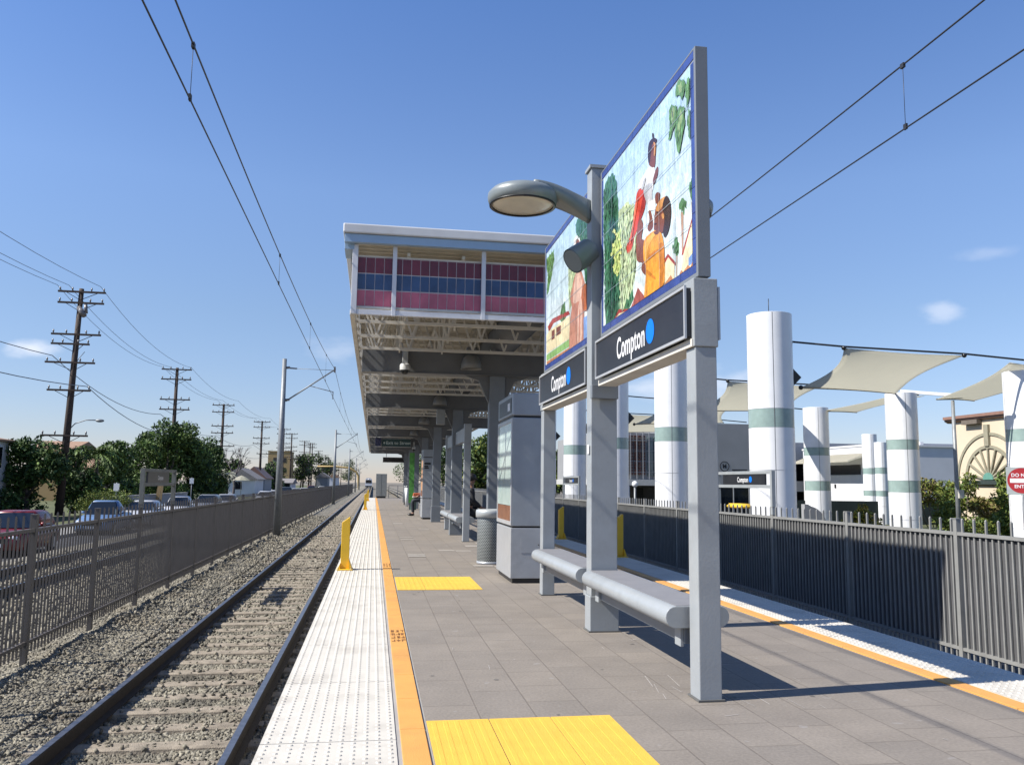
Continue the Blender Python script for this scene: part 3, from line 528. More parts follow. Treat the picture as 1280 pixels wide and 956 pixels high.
def mural(y0, y1, z0, z1, art, skyc, label):
    yc = (y0+y1)/2; t = thing('tile_mural', label, 'mural', (1.99, yc, z0))
    H = z1-z0; L = (y1-y0)/2
    fr = MB()
    fr.box(-.042,.042,-L,-L+.03,0,H); fr.box(-.042,.042,L-.03,L,0,H); fr.box(-.042,.042,-L+.0305,L-.0305,0,.03); fr.box(-.042,.042,-L+.0305,L-.0305,H-.014,H)
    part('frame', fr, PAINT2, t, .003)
    bk = MB(); bk.box(-.036,.036,-L+.031,L-.031,.031,H-.031); part('backing', bk, mat('mural_back', (.30,.33,.40), .4), t)
    bo = MB(); x = -.0405; bw = .055; a = L-.031
    def tiles(ya, yb, za, zb, n, vert):
        for i in range(n):
            if vert: bo.box(x, -.0365, ya, yb, za+(zb-za)*i/n+.002, za+(zb-za)*(i+1)/n-.002)
            else: bo.box(x, -.0365, ya+(yb-ya)*i/n+.002, ya+(yb-ya)*(i+1)/n-.002, za, zb)
    tiles(-a, a, .031, .031+bw, 8, False); tiles(-a, a, H-.015-bw, H-.015, 12, False); tiles(-a, -a+bw, .088, H-.088, 8, True); tiles(a-bw, a, .088, H-.088, 8, True)
    part('border', bo, MBLUE, t)
    # picture: coloured glaze polygons, each layer a hair above the last
    V = []; F = []; C = []
    iy = a-bw-.002; iz0 = .088; iz1 = H-.088
    NS = 14
    for i in range(NS):
        za = iz0+(iz1-iz0)*i/NS; zb = iz0+(iz1-iz0)*(i+1)/NS; k = (i+.5)/NS; c = tuple(ALB*(skyc[0][j]*(1-k)+skyc[1][j]*k) for j in range(3))
        o = len(V); V += [(-.0405,iy,za),(-.0405,-iy,za),(-.0405,-iy,zb),(-.0405,iy,zb)]; F.append((o,o+1,o+2,o+3)); C.append(c)
    lay = -.0407
    from mathutils.geometry import tessellate_polygon
    rs = random.Random(11)
    def shape(name, pts):
        if name in SHARP: return pts
        n = len(pts); out = []
        if name.startswith(('cypress','vine','palm_leaf','pale_green','leaf')):       # ragged leafy outline
            for i in range(n):
                a_, b_ = pts[i], pts[(i+1)%n]; L_ = math.hypot(b_[0]-a_[0], b_[1]-a_[1]); k = max(2, int(L_/.028))
                for j in range(k):
                    t_ = j/k; s_ = rs.uniform(-.016,.016) if j else 0; nx_, ny_ = (b_[1]-a_[1])/(L_+1e-6), -(b_[0]-a_[0])/(L_+1e-6); out.append((a_[0]+(b_[0]-a_[0])*t_+nx_*s_, a_[1]+(b_[1]-a_[1])*t_+ny_*s_))
            return out
        for i in range(n):
            p0, p1_, p2_, p3_ = pts[i-1], pts[i], pts[(i+1)%n], pts[(i+2)%n]
            for t_ in (0,.33,.66):
                f = lambda a,b,c,d: .5*(2*b+(c-a)*t_+(2*a-5*b+4*c-d)*t_*t_+(3*b-a-3*c+d)*t_**3)
                out.append((f(p0[0],p1_[0],p2_[0],p3_[0]), f(p0[1],p1_[1],p2_[1],p3_[1])))
        return out
    SHARP = {'roof_red','cream','window_blue','window_dark','white','house_red','fence_rust','lawn','tree_dark','palm_trunk'}
    for name, pts in art:
        pts = shape(name, pts)
        P = [(min(max(p[0]-yc, -iy), iy), min(max(p[1]-z0, iz0), iz1)) for p in pts]
        lay -= .00012; o = len(V); V += [(lay, p[0], p[1]) for p in P]
        for tri in tessellate_polygon([[Vector((p[0],p[1],0)) for p in P]]):
            F.append(tuple(o+q for q in tri)); C.append(tuple(c*ALB*1.05 for c in PAL[name]))
    # brush dabs inside each painted shape
    rr = random.Random(5); lay -= .0002; di = 0
    def inside(p, poly):
        c = False; n = len(poly)
        for i in range(n):
            a_, b_ = poly[i], poly[i-1]
            if (a_[1] > p[1]) != (b_[1] > p[1]) and p[0] < (b_[0]-a_[0])*(p[1]-a_[1])/(b_[1]-a_[1])+a_[0]: c = not c
        return c
    polys = [(n_, [(min(max(p[0]-yc, -iy), iy), min(max(p[1]-z0, iz0), iz1)) for p in pp]) for n_, pp in art]
    for qi, (n_, P) in enumerate(polys):
        y0_, y1_ = min(p[0] for p in P), max(p[0] for p in P); z0_, z1_ = min(p[1] for p in P), max(p[1] for p in P)
        if not n_.startswith(('cypress','vine','pale_green','leaf','tree','palm_leaf')): continue
        green = n_.startswith(('cypress','vine','pale_green','leaf','tree','palm_leaf')); N_ = int(min(420, (y1_-y0_)*(z1_-z0_)*(1500 if green else 700)))
        for _ in range(N_):
            p = (rr.uniform(y0_, y1_), rr.uniform(z0_, z1_))
            w_, h_ = (rr.uniform(.006,.014), rr.uniform(.016,.04)) if green else (rr.uniform(.006,.02), rr.uniform(.006,.022))
            if not (inside(p, P) and inside((p[0]+w_,p[1]), P) and inside((p[0]-w_,p[1]), P) and inside((p[0],p[1]+h_), P) and inside((p[0],p[1]-h_), P)): continue
            if any(inside(p, Q) for _n, Q in polys[qi+1:]): continue
            k = rr.uniform(.55, 1.7) if green else rr.uniform(.90, 1.10); c = tuple(min(1, x*ALB*k*rr.uniform(.92,1.08)) for x in PAL[n_]); di = (di+1) % 45; ly = lay-.00003*di; o = len(V)
            V += [(ly,p[0]-w_,p[1]),(ly,p[0],p[1]-h_),(ly,p[0]+w_,p[1]),(ly,p[0],p[1]+h_)]; F.append((o,o+1,o+2,o+3)); C.append(c)
    lay -= .0018
    for i in range(1, 7):
        yy = -iy+2*iy*i/7; o = len(V); V += [(lay,yy-.0022,iz0),(lay,yy+.0022,iz0),(lay,yy+.0022,iz1),(lay,yy-.0022,iz1)]; F.append((o,o+1,o+2,o+3)); C.append((.22,.27,.30))
    for i in range(1, 5):
        zz = iz0+(iz1-iz0)*i/5; o = len(V); V += [(lay-.0001,iy,zz-.0022),(lay-.0001,-iy,zz-.0022),(lay-.0001,-iy,zz+.0022),(lay-.0001,iy,zz+.0022)]; F.append((o,o+1,o+2,o+3)); C.append((.22,.27,.30))
    me = bpy.data.meshes.new('picture'); me.from_pydata(V, [], F); me.materials.append(MUR)
    at = me.color_attributes.new('art', 'FLOAT_COLOR', 'CORNER')
    i = 0; buf = []
    for f, c in zip(F, C): buf += [x for _ in f for x in (*c, 1)]
    at.data.foreach_set('color', buf); me.update()
    o = link('picture', me, t)
    return t
mural(4.80, 7.065, 2.545, 4.06, MURAL_A, ((.74,.82,.80),(.46,.66,.84)), 'near tile mural of a father in orange lifting a child among palms')
mural(7.295, 9.57, 2.545, 4.06, MURAL_B, ((.74,.80,.76),(.48,.68,.82)), 'further tile mural of a robed figure before a cream house, behind the lamp')

TX = .085
def name_sign(y0, y1, z0, z1, x, side, label, big=True):
    yc = (y0+y1)/2; t = thing('name_sign', label, 'station sign', (x, yc, z0), 0, 'black Compton name signs on the near frame')
    L = (y1-y0)/2; H = z1-z0; d = .04
    b = MB(); b.box(-d, d, -L, L, 0, H); part('panel', b, SIGNBLK, t, .003)
    fr = MB(); xs = -d*1.0 if side < 0 else d
    e = .012*side; xa, xb = sorted((xs-.002*side, xs+e))
    for q in ((-L-.012,-L+.006,-.012,H+.012),(L-.006,L+.012,-.012,H+.012)): fr.box(xa, xb, q[0], q[1], q[2], q[3])
    for q in ((-.012,.006),(H-.006,H+.012)): fr.box(xa, xb, -L+.0065, L-.0065, q[0], q[1])
    part('frame', fr, SILVER, t)
    tx = MB(); xt = xs+.0025*side
    # face on the left reads towards -x: text x axis runs to -y
    put_text(tx, 'Compton', .225*H/.30, (xt, TX if side < 0 else -TX, H*.47), (0,-1 if side < 0 else 1,0), (0,0,1), .735, .0045)
    part('lettering', tx, TXTW, t)
    dt = MB(); n = 28; yy = TX-.462 if side < 0 else -TX+.462; r = .088
    dt.add([(xt, yy+r*math.cos(2*math.pi*k/n), H*.5+r*math.sin(2*math.pi*k/n)) for k in range(n)], [tuple(range(n))]); part('line_dot', dt, BLUED, t)
    return t
name_sign(4.83, 6.93, 2.165, 2.475, 1.915, -1, 'black Compton name sign under the mural of the father and child')
name_sign(7.31, 9.42, 2.165, 2.475, 1.915, -1, 'black Compton name sign under the further, robed-figure mural')
name_sign(4.83, 6.93, 2.165, 2.475, 2.045, 1, 'back-to-back name sign showing only its dark end to the right of the near post')
name_sign(7.31, 9.42, 2.165, 2.475, 2.045, 1, 'back-to-back name sign on the far side of the robed-figure mural')
for yc, L in ((5.885, 1.085), (8.355, 1.065)):
    u = MB(); u.box(1.90, 2.06, yc-L, yc+L, 2.10, 2.150); tag(part('sign_shelf', u, CREAMST, None, .003), 'narrow steel shelf under the '+('near' if yc < 7 else 'further')+' black name sign', 'shelf')

# lamp heads on the tall column
def lamp(s, label):
    t = thing('platform_lamp', label, 'lamp', (1.99, PYc, 3.86), 0, 'disc lamps on the mural column')
    cx = .74*s; r = .315
    h = MB(); h.lathe([(.02,.115),(r*.55,.108),(r*.88,.085),(r*1.0,.045),(r*1.01,.02),(r*1.0,-.01),(r*.95,-.055),(r*.90,-.06),(r*.885,-.05)], (cx,0,-.06), 40)
    part('head', h, LAMPG, t)
    l = MB(); l.lathe([(.0,-.052),(r*.6,-.055),(r*.87,-.05),(r*.885,-.045)], (cx,0,-.06), 40); part('lens', l, LENS, t)
    rg = MB(); rg.lathe([(r*.88,-.062),(r*.955,-.062),(r*.955,-.052),(r*.88,-.052),(r*.88,-.062)], (cx,0,-.06), 40); part('lens_ring', rg, BLACK, t)
    a = MB(); n = 12; vs = []; fs = []
    for i in range(n+1):
        k = i/n; x = s*(.118+.56*k); wy = .065+.19*k**1.3; zt = -.03 + .105*math.sin(k*math.pi*.62); zb = zt - (.20-.13*k)
        for y, z in ((-wy,zb+.01),(-wy,zt-.02),(-wy*.6,zt),(wy*.6,zt),(wy,zt-.02),(wy,zb+.01),(wy*.5,zb),(-wy*.5,zb)): vs.append((x,y,z))
    for i in range(n):
        for k in range(8): fs.append((i*8+k, i*8+(k+1)%8, (i+1)*8+(k+1)%8, (i+1)*8+k))
    fs += [tuple(range(8)), tuple(n*8+k for k in range(8))]
    a.add(vs, fs, 0, True); part('arm', a, LAMPG, t)
    return t
lamp(-1, 'grey disc lamp reaching left from the mural column'); lamp(1, 'matching disc lamp on the track side, mostly hidden behind the near mural')
sp = thing('speaker_horn', 'short grey tube speaker angled down from the mural column', 'speaker', (1.87, PYc-.02, 3.30))
q = MB(); d = Vector((-.72,-.26,-.52)).normalized(); q.tube([Vector((.0,0,.06)), Vector((0,0,.06))+d*.22], [.115,.118], 24, cap=False); q.tube([Vector((0,0,.06))+d*.22, Vector((0,0,.06))+d*.02], [.108,.09], 24); part('housing', q, LAMPG, sp)
q = MB(); q.tube([Vector((.0,0,.06))+d*.20, Vector((0,0,.06))+d*.195], [.106,.05], 24); part('baffle', q, PAINT2, sp)
q = MB(); q.bar((0.0,0,.06),(.03,.0,.03),.08,.08); part('mount', q, PAINT2, sp)
jb = MB(); jb.box(1.86,2.10,PYc-.15,PYc-.091,2.0,2.12); tag(part('junction_box', jb, PAINT2, None, .004), 'small dark box on the mural column just under the near sign end', 'box')

# kiosks
def kiosk(x, y, w, dpt, label, panel, H=2.42):
    t = thing('information_kiosk', label, 'kiosk', (x, y, 0), 0, 'steel information kiosks')
    pl = MB(); pl.box(.03-w/2, w/2-.03, -dpt/2+.03, dpt/2-.03, 0, .06); part('plinth', pl, BLACK, t)
    b = MB(); b.box(-w/2, w/2, -dpt/2, dpt/2, .061, .69); bs = part('base', b, STEEL, t, .006)
    dr = MB(); dr.box(-.10, .17, -dpt/2-.004, -dpt/2-.001, .38, .58); d_ = part('access_door', dr, STEEL, bs); lk = MB(); lk.sphere((.13,-dpt/2-.006,.48), .008); part('lock', lk, BLACK, bs)
    g = MB(); g.box(-w/2+.02, w/2-.02, -dpt/2+.02, dpt/2-.02, .69, .712); part('shadow_gap', g, BLACK, t)
    m = MB(); m.box(-w/2+.012, w/2, -dpt/2, dpt/2, .713, 2.10); part('cabinet', m, STEELP, t, .008)
    g2 = MB(); g2.box(-w/2+.02, w/2-.02, -dpt/2+.02, dpt/2-.02, 2.10, 2.125); part('upper_gap', g2, BLACK, t)
    h = MB(); h.box(-w/2, w/2, -dpt/2, dpt/2, 2.126, H); hd = part('header', h, STEELP, t, .015)
    f = MB(); xx = -w/2
    e = .05
    f.box(xx-.004, xx+.011, -dpt/2, -dpt/2+e, .72, 2.09); f.box(xx-.004, xx+.011, dpt/2-e, dpt/2, .72, 2.09); f.box(xx-.004, xx+.011, -dpt/2+e+.001, dpt/2-e-.001, .72, .77); f.box(xx-.004, xx+.011, -dpt/2+e+.001, dpt/2-e-.001, 2.04, 2.09)
    part('display_frame', f, SILVER, t, .002)
    pn = MB(); pn.box(xx+.006, xx+.0115, -dpt/2+e, dpt/2-e, .97, 2.04); part('map_panel', pn, panel, t)
    p2 = MB(); p2.box(xx+.006, xx+.0115, -dpt/2+e, dpt/2-e, .77, .965); part('map_footer', p2, mat('map_footer_brown', (.23,.10,.05), .3, 0, .3, 12), t)
    hb = MB(); hb.box(xx-.005, xx-.001, -dpt/2+.06, dpt/2-.12, 2.16, H-.06); hh = part('header_sign', hb, SIGNBLK, hd)
    hw = MB(); hw.box(xx-.008, xx-.0055, -dpt/2+.16, -dpt/2+.34, 2.20, 2.30); part('header_mark', hw, TXTW, hd)
    return t
def map_mat():
    m = mat('map_paper', (.50, .60, .56), .12, 0, .18, 2.2, 0, 60, .8, 2.6, (.30, .44, .40)); return m
MAPM = map_mat()
kiosk(1.97, 11.19, .46, 1.22, 'large brushed steel map kiosk standing beside the trash can', MAPM)
def kiosk2mat(): return mat('poster_orange', (.62, .30, .13), .3, 0, .5, 5, 0, 60, .8, 4, (.75, .62, .40))
kiosk(1.87, 29.4, .42, 1.1, 'second, more distant steel kiosk with an orange poster, under the canopy', kiosk2mat(), 2.38)
for nm, lx in (('lettering_band', 0),):
    q = MB(); q.box(1.70,1.92,28.838,28.847,1.86,1.93); q.box(1.70,1.84,28.838,28.847,1.78,1.83); q.box(1.70,1.86,28.838,28.847,1.72,1.765); tag(part('kiosk_notice', q, BLACK), 'black lines of lettering on the end of the second kiosk', 'notice')

# trash can
t = thing('trash_can', 'perforated metal trash can with a pale rim beside the steel kiosk', 'trash can', (1.835, 13.17, 0))
q = MB(); q.lathe([(.19,.03),(.2,.06),(.205,.70),(.2,.72)], (0,0,0), 32)
def perf():
    m = mat('perforated_metal', (.33, .35, .34), .45, .4, .05, 6); N = m.node_tree.nodes; L = m.node_tree.links; b = N['Principled BSDF']; src = b.inputs['Base Color'].links[0].from_socket
    tc = N.new('ShaderNodeTexCoord'); sp = N.new('ShaderNodeSeparateXYZ'); L.new(tc.outputs['Object'], sp.inputs[0])
    at = N.new('ShaderNodeMath'); at.operation = 'ARCTAN2'; L.new(sp.outputs[1], at.inputs[0]); L.new(sp.outputs[0], at.inputs[1])
    cb = N.new('ShaderNodeCombineXYZ'); mu = N.new('ShaderNodeMath'); mu.operation = 'MULTIPLY'; mu.inputs[1].default_value = .2; L.new(at.outputs[0], mu.inputs[0]); L.new(mu.outputs[0], cb.inputs[0]); L.new(sp.outputs[2], cb.inputs[1])
    br = N.new('ShaderNodeTexBrick'); br.inputs['Scale'].default_value = 1; br.inputs['Brick Width'].default_value = .036; br.inputs['Row Height'].default_value = .022; br.inputs['Mortar Size'].default_value = .006; br.inputs['Color1'].default_value = br.inputs['Color2'].default_value = (.04,.04,.04,1); br.inputs['Mortar'].default_value = (1,1,1,1); L.new(cb.outputs[0], br.inputs['Vector'])
    mx = N.new('ShaderNodeMix'); mx.data_type = 'RGBA'; mx.blend_type = 'MULTIPLY'; mx.inputs[0].default_value = 1; L.new(src, mx.inputs[6]); L.new(br.outputs['Color'], mx.inputs[7]); L.new(mx.outputs[2], b.inputs['Base Color']); return m
part('body', q, perf(), t)
q = MB(); q.lathe([(.2,.0),(.205,.0),(.205,.045),(.19,.045)], (0,0,0), 32); part('foot_ring', q, STEEL, t)
q = MB(); q.lathe([(.205,.715),(.228,.72),(.23,.80),(.222,.835),(.19,.845),(.13,.835),(.12,.78)], (0,0,0), 32); part('rim', q, mat('rim_pale', (.50,.53,.54), .4, .2), t)
q = MB(); q.lathe([(.0,.66),(.19,.68),(.2,.71)], (0,0,0), 32); part('liner', q, BLACK, t)

rr = random.Random(3); q = MB()
for (x, y) in ((2.18,19.2),(2.2,17.3),(1.75,15.3),(1.3,15.5),(.82,25.4),(1.1,22.6),(1.9,16.4),(.7,18.8),(1.2,29.5),(.55,14.3),(1.55,12.4),(.9,33.)):
    for _ in range(rr.choice((1,2,3))):
        a = round((x+rr.uniform(-.25,.25))/.305)*.305+.312; b_ = y+rr.uniform(-.4,.4); zq = .0022+.00025*len(q.f); q.add([(a+.006-.305,b_,zq),(a-.006,b_,zq),(a-.006,b_+.19,zq),(a+.006-.305,b_+.19,zq)], [(0,1,2,3)])
struct('worn_pavers', q, mat('paver_pale', (.40,.365,.32), .85, 0, .12, 8, .2, 90, .4, 4))
q = MB()
for _ in range(46):
    x, y = rr.uniform(.4,3.6), rr.uniform(3.6,11); L_ = rr.uniform(.03,.16); a = rr.choice((.1,.25,1.5,1.7,.9)); 
    if _ < 9: x, y, L_, a = 1.8+rr.uniform(-.12,.7), 4.6+rr.uniform(-.2,.6), rr.uniform(.12,.34), rr.uniform(1.3,1.75)
    if x < 1.5 and (y < 4.9 or 9.7 < y < 11.5): continue
    dx, dy = math.cos(a)*L_, math.sin(a)*L_; w_ = rr.uniform(.002,.005); q.add([(x,y,.0022),(x+w_,y-w_,.0022),(x+dx+w_,y+dy-w_,.0022),(x+dx,y+dy,.0022)], [(0,1,2,3)]); q.v[-4:] = [(v_[0],v_[1],0.0021+.00003*_) for v_ in q.v[-4:]]
struct('paving_scuffs', q, mat('scuff_pale', (.44,.41,.38), .9, 0, .2, 20))
q = MB()
for _ in range(70):
    x, y = rr.uniform(.36,3.65), rr.uniform(3.4,16)**1.0; r_ = rr.uniform(.008,.020); n_ = 9; q.add([(x+r_*rr.uniform(.75,1.2)*math.cos(6.283*k/n_), y+r_*rr.uniform(.75,1.2)*math.sin(6.283*k/n_), .0018) for k in range(n_)], [tuple(range(n_))])
struct('gum_spots', q, mat('gum_dark', (.15,.135,.118), .8, 0, .3, 3))
# yellow blade bollards
def bollard(x, y, label):
    t = thing('yellow_bollard', label, 'bollard', (x, y, 0), 0, 'yellow blade bollards at the platform edges')
    b = MB(); b.prism([(-.062,.02),(.055,.02),(.055,.735),(.045,.745),(-.062,.665)], 'y', -.055, .055); part('blade', b, YEL, t, .006)
    k = MB(); k.box(-.11,.11,-.16,.13,.003,.02); part('base_plate', k, YEL, t, .004)
    r = MB(); r.prism([(.056,.021),(.10,.021),(.056,.14)], 'y', -.12, .10); part('rib', r, YEL, t)
    r = MB(); r.prism([(-.10,.021),(-.063,.021),(-.063,.10)], 'y', -.10, .08); part('rib', r, YEL, t)
    for sx, sy in ((-.09,-.14),(.09,-.14)):
        z = MB(); z.lathe([(.012,.02),(.012,.03),(0,.032)], (sx,sy,0), 8); part('bolt', z, GALV, t)
    return t
yb = bollard(-.365, 12.35, 'near yellow blade bollard on the white tactile edge of the left platform side')
dup(yb, (-.33, 38.2, 0), None, 'far yellow blade bollard down the left platform edge')
dup(yb, (-.33, 55.5, 0), None, 'most distant yellow blade bollard near the platform end')
dup(yb, (4.30, 14.35, 0), None, 'yellow blade bollard on the right platform edge, seen just past the mural column')
dup(yb, (4.30, 19.0, 0), None, 'second yellow blade bollard on the right edge, glimpsed left of the mural column')

# ------------------------------------------------------------------ canopy
CY0, CY1, CX0, CX1 = 10.3, 60.2, -.35, 3.86
can = thing('platform_canopy', 'long steel canopy with maroon, navy and pink tiled end over the platform', 'canopy', (1.95, CY0, 0))
ox, oy = 1.95, CY0
def cb(mb): # world -> local
    mb.v = [(a-ox, b-oy, c) for a, b, c in mb.v]; return mb
d = MB(); k = 0; y = CY0-.02; vs = []; 
while y < CY1:
    z = 4.215 if k % 2 else 4.25
    vs += [(CX0,y,z),(CX1,y,z)]; y += .05 if k % 2 else .075; vs += [(CX0,y,z),(CX1,y,z)]; y += .02; k += 1
d.add(vs, [(2*i,2*i+1,2*i+3,2*i+2) for i in range(len(vs)//2-1)]); part('roof_deck', cb(d), DECK, can)
d = MB(); d.box(CX0-.12, CX1+.05, CY0-.13, CY1+.1, 4.30, 4.42); part('roof_edge', cb(d), FASCW, can, .015)
d = MB(); d.box(CX0-.10, CX1+.04, CY0-.10, CY0-.02, 4.19, 4.295); d.box(CX0-.10, CX0+.02, CY0-.015, CY0+.45, 4.12, 4.295); part('fascia', cb(d), FASCB, can, .004)
d = MB(); d.box(CX0-.03, CX0+.0, CY0+.455, CY1, 4.05, 4.295); part('side_fascia', cb(d), FPOST, can); d = MB(); d.box(CX1, CX1+.03, CY0+.455, CY1, 4.05, 4.295); part('side_fascia', cb(d), FPOST, can)
for px in (.175, 1.30, 2.43, 3.56):
    d = MB(); d.box(px-.027, px+.027, CY0-.012, CY0+.04, 3.30, 4.188); part('facade_post', cb(d), FPOST, can, .004)
for px in (CX0+.035, CX1-.035):
    d = MB(); d.box(px-.035, px+.035, CY0-.01, CY0+.06, 3.31, 4.188); part('corner_post', cb(d), FPOST, can, .004)
d = MB(); xs = [CX0+.071, .1475, .2025, 1.2725, 1.3275, 2.4025, 2.4575, 3.5325, 3.5875, CX1-.071]
for i in range(0, 10, 2): d.box(xs[i], xs[i+1], CY0-.006, CY0+.045, 3.305, 3.37)
part('front_rail', cb(d), FPOST, can, .003)
# glazed tile screen
tx0 = CX0+.055; nx = 36; pw = (CX1-.055-tx0)/nx
sc_ = MB(); sc_.box(tx0, CX1-.055, CY0+.072, CY0+.09, 3.42, 4.055); part('tile_screen_back', cb(sc_), GROUT, can)
d = MB(); d.box(tx0, CX1-.055, CY0+.06, CY0+.094, 3.395, 3.419); d.box(tx0, CX1-.055, CY0+.06, CY0+.094, 4.056, 4.07); part('tile_screen_frame', cb(d), CREAMST, can)
for nm, mm, za, zb in (('maroon_tiles', T_RED, 3.845, 4.05), ('navy_tiles', T_BLUE, 3.635, 3.84), ('pink_tiles', T_PINK, 3.425, 3.63)):
    d = MB()
    for i in range(nx): d.box(tx0+pw*i+.004, tx0+pw*(i+1)-.004, CY0+.066, CY0+.0715, za+.004, zb-.004)
    part(nm, cb(d), mm, can)
# side bottom rails, side posts
for x in (CX0+.02, CX1-.02):
    d = MB(); d.box(x-.03, x+.03, CY0+.061, CY1, 3.305, 3.365); part('side_rail', cb(d), CREAMST, can, .003)
    d = MB(); d.box(x-.012, x+.012, CY0+.061, CY1, 3.70, 3.74); d.box(x-.012, x+.012, CY0+.061, CY1, 3.52, 3.54)
    yy = CY0+1.1
    while yy < CY1: d.box(x-.022, x+.022, yy-.022, yy+.022, 3.366, 4.05); d.bar((x, yy-1.05, 4.03), (x, yy-.03, 3.38), .02); yy += 1.1
    part('side_lattice', cb(d), CREAMST, can)
# cross trusses
def truss(y):
    d = MB(); z0, z1 = 3.335, 4.17
    d.box(CX0+.055, CX1-.055, y-.022, y+.022, z0-.02, z0+.022); d.box(CX0+.055, CX1-.055, y-.022, y+.022, z1-.02, z1+.022)
    n = 8; w_ = (CX1-CX0-.14)/n
    for i in range(n):
        a = CX0+.07+w_*i; m_ = a+w_/2
        d.bar((a, y, z1-.02), (m_, y, z0+.02), .026); d.bar((m_, y, z0+.02), (a+w_, y, z1-.02), .026)
    return d
tr0 = cb(truss(CY0+.62)).mesh('truss', CREAMST)
yy = CY0+.62; k = 0
while yy < CY1-.4:
    o = link('truss', tr0, can, (0, yy-(CY0+.62), 0)); yy += 1.1; k += 1
# longitudinal purlin ladders
for x in (.35, 1.05, 2.85, 3.55):
    d = MB(); d.box(x-.02, x+.02, CY0+.1, CY1-.2, 4.10, 4.145); y = CY0+.62
    while y < CY1-1.6:
        d.bar((x, y, 4.09), (x, y+.55, 3.37), .024); d.bar((x, y+.55, 3.37), (x, y+1.1, 4.09), .024); y += 1.1
    part('purlin', cb(d), CREAMST, can)
d = MB(); d.tube([(2.15, CY0+.75, 3.72), (2.15, CY1-1, 3.72)], .27, 24); part('spine_duct', cb(d), BEAM, can)
for i in range(8):
    y = 13.78+6.6*i
    if y > CY1-.3: break
    d = MB(); d.box(CX0+.10, CX1-.10, y-.10, y+.10, 3.05, 3.42); d.box(CX0+.10, CX1-.10, y-.13, y+.13, 3.03, 3.0495); bmo = part('cross_beam', cb(d), BEAM, can, .004)
    c = MB(); c.box(1.862, 2.118, y-.10, y+.10, .0, 3.028); co = part('column', cb(c), PAINT_SHADED, can, .006)
    g = MB(); g.box(1.84, 2.14, y-.125, y+.125, .0, .50); part('column_skirt', cb(g), PAINT_SHADED, co, .006)
    h = MB()
    for s in (-1, 1):
        h.prism([(1.99+s*.12, 2.55),(1.99+s*.12, 3.03),(1.99+s*.55, 3.03),(1.99+s*.30, 2.95)], 'y', y-.05, y+.05)
    part('knee_bracket', cb(h), BEAM, co)
# pendant floodlights under the beams
def flood(x, y, label):
    t = thing('canopy_floodlight', label, 'floodlight', (x, y, 3.34), 0, 'bell floodlights under the canopy')
    a = MB(); a.box(-.08,.08,-.08,.08,-.0,.12); part('housing', a, BEAM, t, .01)
    a = MB(); a.lathe([(.06,.0),(.13,-.05),(.17,-.16),(.175,-.24),(.165,-.24),(.15,-.15)], (0,0,0), 20); part('bell', a, mat('flood_grey', (.22,.22,.21), .45), t)
    a = MB(); a.lathe([(0,-.20),(.16,-.21)], (0,0,0), 20); part('glass', a, GLASSD, t)
    return t
f0 = flood(1.52, 13.45, 'bell floodlight hanging under the first canopy beam')
for i, lb in enumerate(('second', 'third', 'fourth', 'fifth'), 1): dup(f0, (1.52, 13.45+6.6*i, 3.34), None, 'bell floodlight hanging under the %s canopy beam' % lb)
# dome camera on the first beam
t = thing('dome_camera', 'white dome security camera hanging from the first canopy beam', 'security camera', (.445, 13.55, 3.0))
q = MB(); q.box(-.045,.045,-.03,.10,.12,.40); part('bracket', q, mat('camera_grey', (.40,.41,.40), .5), t, .006)
q = MB(); q.lathe([(0,.17),(.07,.165),(.085,.14),(.085,.06)], (0,0,0), 20); part('housing', q, mat('camera_white', (.62,.62,.60), .45), t)
q = MB(); q.sphere((0,0,.055), .066, 16, 10); part('dome', q, BLACK, t)
dup(t, (1.83, 39.8, 2.75), None, 'small white dome camera above the green banner')

# hanging signs
def hang(y, x0, x1, z0, z1, m, label, cat, top=3.05):
    t = thing('hanging_sign', label, cat, ((x0+x1)/2, y, z0)); w_ = (x1-x0)/2; H = z1-z0
    q = MB(); q.box(-w_, w_, -.05, .05, 0, H); part('panel', q, m, t, .004)
    q = MB()
    q.box(-w_-.02, w_+.02, -.058, .058, H+.001, H+.02); q.box(-w_-.02, w_+.02, -.058, .058, -.02, -.001); part('edge_trim', q, SILVER, t)
    for s in (-1, 1): q = MB(); q.box(s*w_*.7-.015, s*w_*.7+.015, -.015, .015, H+.021, top-z0); part('hanger', q, BEAM, t)
    return t
t = hang(39.6, .33, 1.66, 2.90, 3.26, mat('exit_sign_green', (.03,.075,.08), .4), 'dark green Exit to Street sign hanging under the canopy', 'exit sign', 3.6)
q = MB(); put_text(q, 'Exit to Street', .20, (.10, -.053, .17), (1,0,0), (0,0,1), 1., .003)
q.box(-.60,-.52,-.0535,-.0525,.13,.21); part('lettering', q, mat('exit_text', (.62,.72,.68), .5), t)
t = hang(39.5, .02, .28, 2.90, 3.30, mat('sign_navy', (.02,.025,.07), .4), 'small navy panel hanging beside the exit sign', 'panel sign', 3.6)
t = hang(55.0, .55, 2.0, 2.53, 2.83, BLACK, 'black dot-matrix train display at the far end of the canopy', 'display', 3.1)
# loudspeaker box on the low frame column
q = MB(); q.box(1.46,1.66,20.1,20.3,2.65,3.02); tag(part('speaker_box', q, mat('speaker_box_grey', (.30,.31,.30), .5), None, .01), 'grey loudspeaker box beside the third column of the platform, under the canopy', 'loudspeaker')

